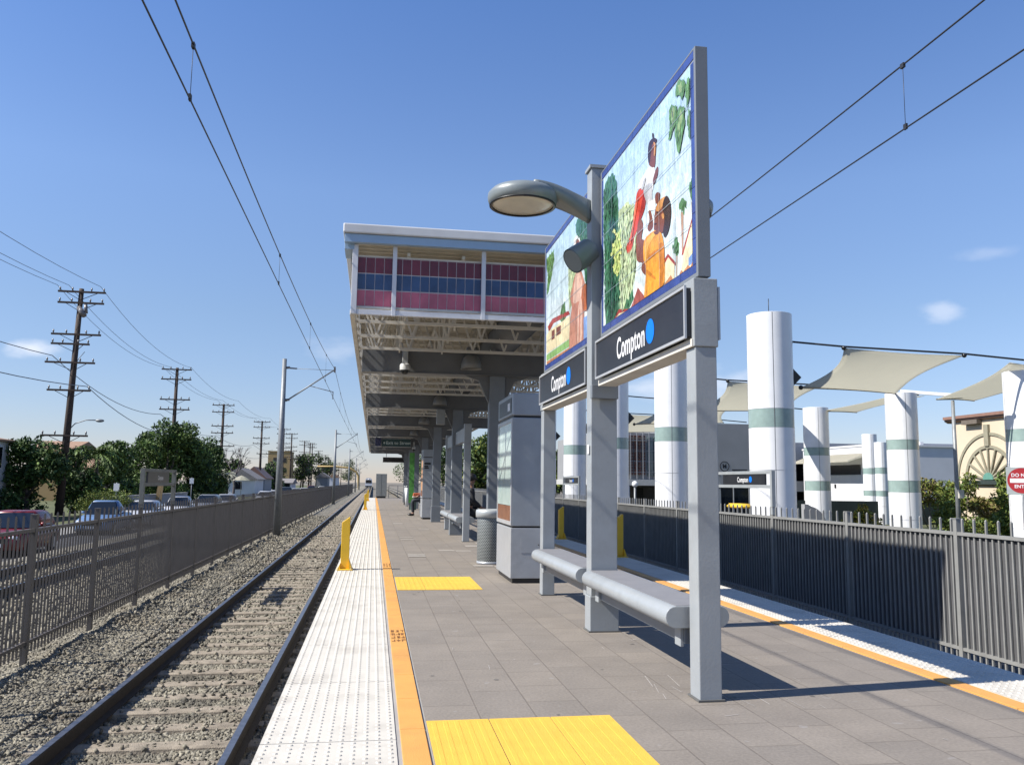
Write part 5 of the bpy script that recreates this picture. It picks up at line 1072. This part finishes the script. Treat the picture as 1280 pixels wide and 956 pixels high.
# cars -----------------------------------------------------------------
def loft(mb, secs, mi=0):   # secs: (y, z0, z1, halfwidth_bottom, halfwidth_top)
    n = 10; vs = []; fs = []
    for y, z0, z1, wb, wt in secs:
        wm = max(wb, wt)
        for x, z in ((-wb*.92,z0),(-wb,z0+.06),(-wm,z0+(z1-z0)*.55),(-wt,z1-.07),(-wt*.88,z1),(wt*.88,z1),(wt,z1-.07),(wm,z0+(z1-z0)*.55),(wb,z0+.06),(wb*.92,z0)): vs.append((x,y,z))
    for i in range(len(secs)-1):
        for k in range(n): fs.append((i*n+k,i*n+(k+1)%n,(i+1)*n+(k+1)%n,(i+1)*n+k))
    fs += [tuple(range(n)), tuple((len(secs)-1)*n+k for k in range(n))]
    mb.add(vs, fs, mi, True)
def car(kind, rgb, x, y, label, rz=0, mname=None):
    m = mat('car_'+label.split()[0]+str(len(MATS)), rgb, .25, .15, .03, 2, spec=.6); t = thing('parked_car', label, 'car', (x, y, -1.44), rz, 'cars parked along the left street')
    W = .9; q = MB(); S = dict(hatch=(2.05,.95,1.50), suv=(2.3,1.08,1.78), sedan=(2.3,.92,1.45), pickup=(2.7,1.05,1.80))[kind]; L, hb, ht = S
    loft(q, [(-L,.35,hb*.62,W*.80,W*.74),(-L+.12,.24,hb*.80,W*.95,W*.88),(-L+.9,.20,hb*.93,W,W*.93),(-L+1.25,.20,hb,W,W*.95),(L-.6,.22,hb*1.03,W,W*.95),(L-.1,.28,hb*.98,W*.95,W*.88),(L,.38,hb*.85,W*.85,W*.8)])
    part('body', q, m, t)
    cf, cr = {'hatch':(-.95,L-.25),'suv':(-1.05,L-.2),'sedan':(-.85,1.75),'pickup':(-1.2,.75)}[kind]
    q = MB(); loft(q, [(cf+.75,hb-.02,ht-.04,W*.86,W*.70),(cf+1.0,hb-.02,ht,W*.88,W*.72),((cf+cr)/2+.3,hb-.02,ht+.01,W*.88,W*.72),(cr-.45,hb-.02,ht-.04,W*.88,W*.70),(cr-.05,hb-.02,hb+.10,W*.86,W*.74)]); part('cabin', q, m, t)
    q = MB(); q.add([(-W*.80,cf,hb+.0),(W*.80,cf,hb+.0),(W*.66,cf+.72,ht-.06),(-W*.66,cf+.72,ht-.06),(-W*.83,cf+.75,hb-.02),(W*.83,cf+.75,hb-.02)], [(0,1,2,3),(0,3,4),(1,5,2)]); part('windscreen', q, GLASSD, t)
    for s in (-1,1):
        q = MB(); q.add([(s*W*.872,cf+.62,hb+.04),(s*W*.885,cr-.55,hb+.04),(s*W*.745,cr-.62,ht-.12),(s*W*.745,cf+1.0,ht-.10)], [(0,1,2,3)]); q.v = [(a+s*.012,b,c) for a,b,c in q.v]; part('side_window', q, GLASSD, t)
        q = MB(); q.sphere((s*(W+.09),cf+.55,hb+.10),.11,10,6,0,(.9,.6,.7)); part('mirror', q, m, t)
        q = MB(); q.sphere((s*W*.66,-L+.10,hb*.68),.15,12,8,0,(1.3,.5,.6)); part('headlight', q, mat('headlight', (.6,.62,.64), .12, .2), t)
        for wy in (-L+.85, L-.85):
            q = MB(); q.tube([(s*(W-.20),wy,.33),(s*(W+.01),wy,.33)], .33, 20); wh = part('wheel', q, RUBBER, t); q = MB(); q.tube([(s*(W+.011),wy,.33),(s*(W+.02),wy,.33)], .20, 16); part('rim', q, SILVER, wh)
    q = MB(); q.box(-.45,.45,-L-.015,-L+.05,hb*.50,hb*.68); part('grille', q, BLACK, t)
    q = MB(); q.box(-.26,.26,-L-.03,-L-.016,.36,.48); part('number_plate', q, WHITE, t)
    return t
car('hatch', (.19,.022,.022), -12.5, 32.5, 'red hatchback behind the fence at the far left', .05)
car('sedan', (.07,.08,.10), -14.6, 33.5, 'dark car mostly cut off by the left edge beside the red hatchback')
pk_ = car('pickup', (.16,.26,.44), -13.2, 45.0, 'blue pickup with a pale roof in front of the bright hedge', .05); pk_.scale = (.92,.92,.88)
car('sedan', (.60,.61,.63), -13.0, 51.0, 'white sedan just behind the blue pickup')
car('pickup', (.66,.67,.69), -12.9, 60.0, 'white pickup seen under the framed fence sign').scale = (.92,.92,.86)
car('suv', (.24,.25,.27), -12.7, 68.5, 'grey sport utility car right of the framed fence sign').scale = (.95,.95,.86)
car('sedan', (.36,.37,.40), -12.6, 76.0, 'small silver car behind the grey sport utility car')
car('sedan', (.66,.67,.70), -12.3, 100.0, 'white sedan just left of the nearest overhead mast')
car('sedan', (.62,.63,.66), -12.2, 110.0, 'second white sedan, half hidden by the nearest overhead mast')
car('suv', (.05,.055,.06), -12.3, 124, 'black car just right of the nearest overhead mast')
car('hatch', (.45,.46,.48), -12.3, 138, 'silver hatchback further down the street, past the black car')
car('sedan', (.62,.62,.62), -12.4, 156, 'pale distant car among the far poles')
car('suv', (.20,.06,.05), -12.4, 174, 'reddish distant car near the second overhead mast')
car('sedan', (.6,.6,.6), -12.2, 205, 'tiny white car at the end of the street')
# yellowish mast arm over the crossing
t = thing('crossing_gantry', 'tan curved signal arm over the crossing at the vanishing point', 'signal arm', (-3.4, 190, -1.1)); q = MB(); q.tube([(0,0,0),(0,0,3.6),(-.5,0,4.5),(-2,0,5.3),(-5,0,5.6),(-9,0,5.6)], [.28,.26,.24,.22,.2,.16], 10); part('arm', q, mat('gantry_tan', (.52,.36,.13), .6), t)
q = MB(); q.box(-6.2,-5.7,-.3,.3,4.3,5.4); part('signal_head', q, BLACK, t)

# ------------------------------------------------------------------ right-hand plaza
sheet('plaza_paving', 10.6, 13.0, -20, 120, -1.05, mat('plaza_concrete', (.19,.185,.175), .9, 0, .12, 2, .15, 90, .5, .8, (.12,.115,.11)))
mb = MB(); mb.box(13.0,13.2,-20,120,-1.3,-.98); struct('kerb', mb, CONC)
sheet('driveway', 13.2, 19.0, -20, 120, -1.12, ASPH); sheet('planted_lot', 19.0, 90, -20, 120, -1.06, lot)
sheet('bus_lane', 8.0, 10.6, -20, 120, -1.10, ASPH)
def column(x, y, top, r, bands, seams, label, group='white banded plaza columns'):
    t = thing('plaza_column', label, 'column', (x, y, -1.06), 0, group); z0 = 1.06
    q = MB(); zs = sorted([0, top+z0] + [s+z0 for s in seams] + [v+z0 for b in bands for v in b])
    for a, b in zip(zs, zs[1:]):
        if any(abs(a-z0-bb[0]) < .01 for bb in bands): continue
        q.lathe([(r,a+.008),(r,b-.008)], (0,0,0), 48)
    q.lathe([(r-.01,.0),(r-.01,top+z0-.02)], (0,0,0), 48); q.lathe([(r,top+z0-.009),(r-.02,top+z0),(0,top+z0)], (0,0,0), 48)
    part('shaft', q, WHITE, t)
    for a, b in bands: q = MB(); q.lathe([(r-.004,a+z0),(r-.004,b+z0)], (0,0,0), 48); part('band', q, BANDG, t)
    q = MB()
    for k in range(4):
        a = .35+math.pi/2*k+.9; c, s = math.cos(a), math.sin(a); q.add([(r*c*1.002-s*.008,r*s*1.002+c*.008,.02),(r*c*1.002+s*.008,r*s*1.002-c*.008,.02),(r*c*1.002+s*.008,r*s*1.002-c*.008,top+z0-.02),(r*c*1.002-s*.008,r*s*1.002+c*.008,top+z0-.02)], [(0,1,2,3)])
    part('panel_joint', q, mat('joint_grey', (.12,.125,.13), .6), t)
    return t
for i, (y, lb) in enumerate(((22.5,'largest white column with one pale green band, right of the near sign post'),(30.75,'second white column with one green band, just left of the near sign post'),(38.4,'third white column, half hidden behind the mural column'),(46.5,'fourth white column, seen under the further name sign'),(54.5,'fifth and smallest white column of the single-band row'))):
    t = column(11.3, y, 6.25, .64, [(2.93,3.46)], [1.72], lb)
    q = MB(); q.prism([(.64,5.15),(1.02,5.45),(.64,5.85)], 'y', -.06, .06); q.prism([(.64,5.3),(.98,5.5),(.64,5.75)], 'y', -.12, -.065)
    q = MB(); q.add([(.60,-.05,5.15),(.95,-.05,5.50),(.60,-.05,5.85),(.60,.05,5.15),(.95,.05,5.50),(.60,.05,5.85)], [(0,1,2),(3,5,4),(0,3,4,1),(1,4,5,2),(2,5,3,0)]); part('sail_bracket', q, BLACK, t)
q = MB(); q.tube([(0,0,0),(0,0,.5)], .012, 6); tag(part('aerial', q, WIRE, None, 0, (11.3,22.5,6.25)), 'thin aerial on top of the largest white column', 'aerial')
for x, y, top, r, lb in ((19.9,29,4.88,.57,'white column with two green bands, below the corner of the largest sail'),(20.3,36,4.95,.57,'white column with two green bands, right beside the largest column'),(19.7,22.6,4.88,.57,'white two-banded column at the right edge behind the do not enter sign'),(33.2,52,4.9,.48,'slim far white column left of the sail-corner column'),(32.7,50,4.25,.39,'slimmest far white column, just right of the other slim one')):
    column(x, y, top, r, [(2.72,3.09),(.92+.2,1.30+.25)] if x < 25 else [(2.2,2.6),(.75,1.1)], [.10], lb, 'white two-banded columns beyond the driveway')
# shade sails
def sail(dy, label):
    A = [Vector((12.25,22.5+dy,4.15)), Vector((19.5,28.7+dy,4.84)), Vector((17.4,22.2+dy,5.25)), Vector((13.6,22.4+dy,5.36))]
    t = thing('shade_sail', label, 'shade sail', A[0], 0, 'tan canvas shade sails of the plaza'); n = 18; vs = []; fs = []
    for i in range(n+1):
        for j in range(n+1):
            u = i/n; v = j/n; u2 = .5+(u-.5)*(1-.20*math.sin(math.pi*v)); v2 = .5+(v-.5)*(1-.06*math.sin(math.pi*u))
            p = A[0]*(1-u2)*(1-v2)+A[1]*u2*(1-v2)+A[2]*u2*v2+A[3]*(1-u2)*v2 - A[0]; vs.append(p + Vector((0,0,-.12*math.sin(math.pi*u)*math.sin(math.pi*v))))
    for i in range(n):
        for j in range(n): fs.append((i*(n+1)+j,(i+1)*(n+1)+j,(i+1)*(n+1)+j+1,i*(n+1)+j+1))
    q = MB(); q.add(vs, fs, 0, True); o = part('canvas', q, SAIL, t); so2 = o.modifiers.new('thick','SOLIDIFY'); so2.thickness = .012
    q = MB(); q.tube([Vector((11.9,22.5+dy,5.5))-A[0], A[3]-A[0]+Vector((0,0,.04)), A[2]-A[0]+Vector((0,0,.05)), Vector((21.5,21.9+dy,5.0))-A[0]], .03, 6); part('cable', q, WIRE, t)
    q = MB(); q.tube([vs[i*(n+1)]+Vector((0,0,.0)) for i in range(n+1)], .035, 6); part('boom', q, mat('boom_tan', (.30,.27,.22), .6), t)
    for a in (0, 3, 2): q = MB(); q.sphere(A[a]-A[0], .07); part('shackle', q, BLACK, t)
    return t
for i, lb in enumerate(('largest tan shade sail, right of the biggest white column','second tan sail, in the gap right of the near sign post','third tan sail, left of the second white column','fourth tan sail, seen low left of the second white column')):
    sail([0, 8.25, 15.9, 24.][i], lb)
def sail2(A, label):
    A = [Vector(a) for a in A]; t = thing('shade_sail', label, 'shade sail', A[0], 0, 'tan canvas shade sails of the plaza'); n = 14; vs = []; fs = []
    for i in range(n+1):
        for j in range(n+1):
            u = i/n; v = j/n; u2 = .5+(u-.5)*(1-.22*math.sin(math.pi*v)); v2 = .5+(v-.5)*(1-.06*math.sin(math.pi*u)); vs.append(A[0]*(1-u2)*(1-v2)+A[1]*u2*(1-v2)+A[2]*u2*v2+A[3]*(1-u2)*v2-A[0])
    for i in range(n):
        for j in range(n): fs.append((i*(n+1)+j,(i+1)*(n+1)+j,(i+1)*(n+1)+j+1,i*(n+1)+j+1))
    q = MB(); q.add(vs, fs, 0, True); o = part('canvas', q, SAIL, t); so2 = o.modifiers.new('thick','SOLIDIFY'); so2.thickness = .012
    q = MB(); q.tube([vs[i*(n+1)] for i in range(n+1)], .035, 6); part('boom', q, MATS['boom_tan'], t); return t
sail2([(20.9,28.3,4.62),(22.5,28.3,4.62),(22.2,22.3,4.95),(18.75,22.0,5.06)], 'right-hand tan sail cut off by the right edge of the view')
sail2([(20.55,36,4.80),(22.4,36,4.80),(22.0,30.5,5.0),(20.0,29.6,4.86)], 'small tan sail between the two nearer two-banded columns')
t = thing('sail_beam', 'white steel beam from the two-banded column to the thin light pole', 'beam', (19.9, 29, 4.95)); q = MB(); q.bar((.0,0,.02),(1.6,-1.2,-.22),.16,.12); part('beam', q, WHITE, t)
t = thing('light_pole', 'thin grey pole standing right of the two-banded column, under the sails', 'pole', (20.9, 27.4, -1.06)); q = MB(); q.tube([(0,0,0),(0,0,5.55)], [.085,.06], 12); part('pole', q, GALV, t); q = MB(); q.box(-.03,.16,-.15,-.02,2.0,2.3); part('control_box', q, mat('box_beige', (.55,.52,.46), .6), t)
# do not enter sign
t = thing('do_not_enter_sign', 'red and white DO NOT ENTER sign at the right edge', 'road sign', (17.98, 20.9, -1.06), R(-38))
q = MB(); q.tube([(0,.03,0),(0,.03,2.95)], .03, 8); part('pole', q, GALV, t); q = MB(); q.box(-.38,.38,-.004,.004,2.2,2.96); part('plate', q, mat('plate_grey', (.42,.45,.44), .5), t)
q = MB(); n = 40; q.add([(.355*math.cos(2*math.pi*k/n),-.0065,2.58+.355*math.sin(2*math.pi*k/n)) for k in range(n)], [tuple(range(n))]); part('disc', q, REDS, t)
q = MB(); q.add([(-.29,-.009,2.52),(.29,-.009,2.52),(.29,-.009,2.64),(-.29,-.009,2.64)], [(0,1,2,3)]); part('white_bar', q, TXTW, t)
q = MB(); put_text(q, 'DO NOT', .13, (0,-.009,2.73), (1,0,0), (0,0,1), .95, .003); part('lettering', q, TXTW, t); q = MB(); put_text(q, 'ENTER', .13, (0,-.009,2.415), (1,0,0), (0,0,1), .95, .003); part('lettering', q, TXTW, t)
# curved white fin walls by the second-row column
t = thing('curved_planter', 'curved white fin at the foot of the second-row column beside the largest column', 'planter wall', (18.9, 34.0, -.62)); q = MB()
pf = [(-.45,-.5),(-.45,1.15),(-.30,1.15)] + [(-.30+.95*math.sin(k_), -.1+1.18*math.cos(k_)) for k_ in [math.pi/2*k/10 for k in range(1,11)]] + [(.65,-.5)]; q.prism(pf, 'y', -.15, .15); part('fin', q, STUCG, t)
t2 = MB(); t2.prism([(a_*1.0-1.35, b_*.75) for a_, b_ in pf], 'y', .4, .7); part('low_fin', t2, STUCW, t)
# transit building
t = thing('transit_building', 'grey transit building with brown louvres and a round station emblem, beyond the sails', 'building', (22, 56, -1.06))
q = MB(); q.box(-.2, 4.5, 0, 14, 0, 6.75); part('wall', q, STUCG, t)
q = MB(); q.box(-6.5, -.21, .6, 14, 2.72, 6.0); part('upper_storey', q, STUCG, t)
q = MB(); q.box(-6.6, -.21, .0, 14, 2.3, 2.715); part('floor_slab', q, mat('slab_pale', (.50,.50,.48), .8), t)
q = MB()
for i in range(5): 
    for k in range(14): q.box(-4.6+.30*i, -4.6+.30*i+.2, .42, .55, 3.05+.2*k, 3.05+.2*k+.14)
part('brown_louvre', q, LOUV, t)
q = MB()
for i in range(6): q.box(-3.0+.45*i, -3.0+.45*i+.38, .48, .595, 2.95, 5.7)
part('glass_louvre', q, GLASSB, t)
q = MB()
for i in range(12): q.box(-4.75+.45*i, -4.75+.45*i+.04, .34, .41, 2.75, 6.2)
for k in range(4): q.box(-4.8,.2,.42-.012,.42-.002,3.2+.75*k,3.2+.75*k+.04)
part('mullion', q, mat('mullion_grey', (.30,.31,.33), .5), t)
q = MB(); q.box(-6.4,-.21,5,5.2,0,2.29); part('recess_wall', q, mat('recess_grey', (.22,.21,.20), .8), t)
q = MB(); q.box(-2.4,-1.9,4.9,4.99,0,2.1); part('doors', q, BLACK, t)
for x in (-6.3,-4.6,-.6): q = MB(); q.box(x-.15,x+.15,.1,.4,0,2.29); part('pier', q, STUCW, t)
q = MB(); n = 28; r0, r1 = .30, .36
q.add([(2.5+r*math.cos(2*math.pi*k/n), -.012, 3.72+r*math.sin(2*math.pi*k/n)) for r in (r0,r1) for k in range(n)], [(k,(k+1)%n,n+(k+1)%n,n+k) for k in range(n)])
put_text(q, 'M', .45, (2.5,-.012,3.72), (1,0,0), (0,0,1), .9, .01)
q.box(3.05,4.2,-.02,-.008,3.44,3.52); q.box(4.35,4.6,-.02,-.008,3.44,3.52); part('emblem', q, SIGNBLK, t)
q = MB(); q.box(0.1,4.3,-.06,-.003,.05,2.25); part('glass_front', q, GLASSD, t)
q = MB()
for x in (0.1,1.1,2.1,3.1,4.28): q.box(x-.03,x+.03,-.10,-.061,.05,2.25)
part('glass_frame', q, SILVER, t)
t = thing('yellow_barrel', 'small yellow vehicle canopy glimpsed over the fence before the transit building', 'utility cart', (20.1, 44, -1.42)); 
q = MB(); loft(q, [(-.9,1.52,1.60,.38,.3),(-.7,1.5,1.74,.45,.36),(.7,1.5,1.74,.45,.36),(.9,1.52,1.6,.38,.3)]); part('roof', q, mat('cart_yellow', (.80,.50,.03), .4), t)
q = MB(); loft(q, [(-1.1,.3,.6,.6,.5),(-.4,.25,.8,.65,.6),(1.1,.25,.8,.65,.6)]); part('body', q, MATS['cart_yellow'], t)
for sx in (-.38,.38):
    for sy in (-.75,.75): q = MB(); q.bar((sx,sy,.6),(sx,sy,1.52),.05); part('pillar', q, BLACK, t); q = MB(); q.tube([(sx-.08,sy,.25),(sx+.08,sy,.25)],.25,14); part('wheel', q, RUBBER, t)
# white post lamp before the recess
t = thing('bollard_lamp', 'slim lamp post with a globe before the transit building recess', 'lamp post', (16.3, 51, -1.36)); q = MB(); q.tube([(0,0,0),(0,0,2.5)], .07, 10); part('post', q, GALV, t); q = MB(); q.sphere((0,0,2.68), .2); part('globe', q, WHITE, t)
# parking structure, white annex, cream building
t = thing('parking_structure', 'grey parking structure with dark open levels behind the columns', 'building', (40, 68, -1.06))
q = MB(); 
for a, b in ((0.,.35),(1.95,2.85),(4.45,6.2)): q.box(-10,22,0,20,a,b)
part('deck', q, mat('garage_grey', (.30,.32,.36), .8), t)
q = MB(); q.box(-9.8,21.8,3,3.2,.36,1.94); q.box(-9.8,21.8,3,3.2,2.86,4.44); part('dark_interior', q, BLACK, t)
for x in (-9.7,-2,5,12,19): q = MB(); q.box(x-.3,x+.3,.05,.6,.36,1.94); q.box(x-.3,x+.3,.05,.6,2.86,4.44); part('pier', q, STUCG, t)
t = thing('white_annex', 'bright white annex with a dark window slot and tan awning, between the banded columns', 'building', (36.5, 62, -1.06))
q = MB(); q.box(0,9,-5,5,0,5.45); part('wall', q, STUCW, t); q = MB(); q.box(-.05,9.1,-5.1,5.1,5.451,5.6); part('roof', q, FASCW, t)
q = MB(); q.box(-.04,-.002,-3.6,2.0,3.35,4.1); part('window_slot', q, BLACK, t)
q = MB(); q.prism([(-.005,4.75),(-.005,4.95),(-1.6,4.35),(-1.6,4.25)], 'y', -4.5, 4.0); part('awning', q, SAIL, t)
q = MB(); q.box(-.05,-.002,-.1,.1,2.3,2.6); part('wall_light', q, BLACK, t)
t = thing('annex_wall', 'white annex front running behind the bushes toward the cream building', 'building', (48, 60, -1.06)); q = MB(); q.box(-5.2,8,0,6,0,5.9); part('wall', q, mat('annex_blue_grey', (.34,.36,.42), .8), t); q = MB(); q.box(-4.3,2.6,-.05,-.002,3.0,4.3); part('opening', q, BLACK, t); q = MB(); q.box(-5,6,-1.6,-.055,4.5,4.62); part('canopy_slab', q, STUCW, t)
q = MB(); q.box(-5.5,-5.21,-.3,-.06,0,6.0); part('corner_post', q, STUCW, t)
for i, (x, h) in enumerate(((44.6,1.7),(45.5,1.5))): q = MB(); q.tube([(x,66,5.1),(x,66,5.1+h)], .08, 6); q.box(x-.3,x+.3,65.9,66.1,5.1+h-.5,5.1+h); tag(part('antenna_mast', q, GALV), ('left','right')[i]+' rooftop antenna above the parking structure', 'antenna', 'rooftop antennas')
q = MB(); q.box(24,44,49.9,50.1,-1.1,.42); tag(part('screened_fence', q, DKGRN), 'dark green screened fence behind the banded columns', 'fence')
# cream building: wall runs from (29,34) to (32.2,42.5)
ang = math.pi/2
t = thing('cream_building', 'cream stucco building with a fan-shaped arch ornament and brown cornice', 'building', (28.15, 33, -1.06), ang)   # local +x along the wall, local +y is away... wall face at local y=+
L = 4.05
q = MB(); q.box(-6, L, -9, 0, 0, 5.55); part('wall', q, STUCP, t)
q = MB()
q.prism([(0,5.551),(.18,5.64),(.18,5.72),(.26,5.72),(.26,5.86),(-9,5.86),(-9,5.551)], 'x', -6, L+.3); part('cornice', q, BROWN, t)
ac = 1.62; az = 2.78
def arc(r0, r1, a0, a1, d, n=28):
    q = MB(); vs = []
    for k in range(n+1):
        a = a0+(a1-a0)*k/n
        for r, y in ((r0,.002),(r1,.002),(r1,d),(r0,d)): vs.append((ac+r*math.cos(a), y, az+r*math.sin(a)))
    fs = []
    for k in range(n):
        for j in range(4): fs.append((k*4+j,k*4+(j+1)%4,(k+1)*4+(j+1)%4,(k+1)*4+j))
    q.add(vs, fs); return q
olv = mat('arch_olive', (.30,.28,.20), .7)
part('outer_arch', arc(2.05,2.18,0,math.pi,.05), olv, t); part('inner_arch', arc(1.45,1.59,0,math.pi,.07), olv, t)
q = MB()
for k in range(9):
    a = math.pi*(k+.5)/9; q.bar((ac+.3*math.cos(a),.06,az+.3*math.sin(a)), (ac+1.42*math.cos(a),.06,az+1.45*math.sin(a)), .07, .08)
part('fan_spoke', q, olv, t); part('fan_hub', arc(.0,.32,0,math.pi,.14), mat('hub_verdigris', (.12,.30,.24), .6), t)
q = MB(); q.box(ac-1.7, ac+1.7, .003, .16, az-.22, az-.03); part('sill', q, mat('sill_dark', (.035,.05,.045), .6), t)
q = MB(); q.box(ac-.14, ac+.14, .003, .13, az+1.55, az+2.55); part('keystone', q, olv, t)
q = MB(); q.box(ac+.35, ac+1.4, .003, .28, az+2.62, az+2.82); part('wall_lamp', q, mat('fixture_brown', (.16,.13,.10), .6), t)

# ------------------------------------------------------------------ people (seated, far along the platform)
def skin_mesh(name, verts, edges, radii, m, parent, lv=2):
    me = bpy.data.meshes.new(name); me.from_pydata(verts, edges, []); me.materials.append(m); o = link(name, me, parent)
    s = o.modifiers.new('skin', 'SKIN'); s.use_smooth_shade = True
    d = me.skin_vertices[0].data
    for i, r in enumerate(radii): d[i].radius = (r[0], r[1]) if isinstance(r, tuple) else (r, r)
    d[0].use_root = True
    ss = o.modifiers.new('sub', 'SUBSURF'); ss.levels = lv; ss.render_levels = lv
    return o
def person(x, y, rz, label, top, legs, hair, held=None):
    # local: +x is the way the sitter faces; seat height .52
    t = thing('person', label, 'person', (x, y, 0), rz)
    V = [(0,0,.62),(.02,0,.80),(.04,0,1.02),(.05,0,1.13),(.07,0,1.22),(.09,0,1.335),(.09,0,1.40)]; Rr = [(.15,.12),(.14,.11),(.16,.11),(.10,.08),.055,(.085,.095),(.06,.07)]; E = [(0,1),(1,2),(2,3),(3,4),(4,5),(5,6)]
    def chain(pts, rad, root):
        prev = root
        for p, r in zip(pts, rad): V.append(p); Rr.append(r); E.append((prev, len(V)-1)); prev = len(V)-1
        return prev
    hands = {}
    for s in (-1,1):
        chain([(.08,s*.10,.60),(.42,s*.11,.585),(.46,s*.11,.50),(.44,s*.11,.28),(.42,s*.11,.09),(.55,s*.12,.05)], [.085,.068,.06,.052,.038,.035], 0)
        w_ = chain([(.05,s*.19,1.09),(.08,s*.24,.86),(.27,s*.16,.72),(.33,s*.13,.70)], [.055,.045,.036,.030], 2)
        for k in range(4): chain([(.37,s*(.155-.018*k),.70),(.41,s*(.155-.018*k),.69-.004*k),(.425+.004*k,s*(.153-.018*k),.665)], [.009,.008,.007], w_)
        chain([(.35,s*.09,.71),(.375,s*.075,.70)], [.010,.008], w_)
    body = skin_mesh('body', V, E, Rr, SKIN, t)
    q = MB(); q.sphere((.185,0,1.33),.017,8,6); 
    for s in (-1,1): q.sphere((.165,s*.034,1.36),.011,8,6)
    part('face_features', q, mat('face_dark', (.10,.045,.035), .5), body)
    skin_mesh('jacket', [(0,0,.60),(.02,0,.80),(.04,0,1.02),(.05,0,1.14)] + [p for s in (-1,1) for p in ((.05,s*.19,1.09),(.08,s*.245,.86),(.26,s*.165,.725))], [(0,1),(1,2),(2,3),(2,4),(4,5),(5,6),(2,7),(7,8),(8,9)], [(.175,.15),(.165,.14),(.18,.135),(.105,.09),.075,.065,.052,.075,.065,.052], top, t)
    skin_mesh('trousers', [(0,0,.61)] + [p for s in (-1,1) for p in ((.08,s*.10,.60),(.42,s*.11,.587),(.465,s*.11,.50),(.445,s*.11,.28),(.425,s*.11,.12))], [(0,1),(1,2),(2,3),(3,4),(4,5),(0,6),(6,7),(7,8),(8,9),(9,10)], [(.16,.13),.098,.08,.072,.064,.055,.098,.08,.072,.064,.055], legs, t)
    q = MB(); q.sphere((.07,0,1.375), .112, 16, 10, 0, (1,.88,.92)); part('hair', q, hair, t)
    for s in (-1,1): q = MB(); q.sphere((.50,s*.115,.05), .06, 12, 8, 0, (2.1,.8,.8)); part('shoe', q, BLACK, t)
    return t
person(2.10, 18.75, 0, 'person in a black jacket sitting on the bench by the low sign stand', CLOTHB, CLOTHB, HAIRB)
person(1.93, 31.9, math.pi, 'grey-haired person in a maroon jacket sitting beyond the second kiosk', CLOTHR, CLOTHD, HAIR)
t = thing('shopping_bag', 'white and orange bag resting on the lap of the person in maroon', 'bag', (1.62, 31.9, .67)); q = MB(); q.prism([(-.15,0),(.15,0),(.13,.18),(-.13,.18)], 'y', -.10, .10); part('bag_body', q, BAGO, t, .03); q = MB(); q.prism([(-.16,-.001),(.155,-.001),(.15,.06),(-.155,.06)], 'y', -.105, .105); part('bag_base', q, BAGW, t, .02)
bpy.context.view_layer.update()
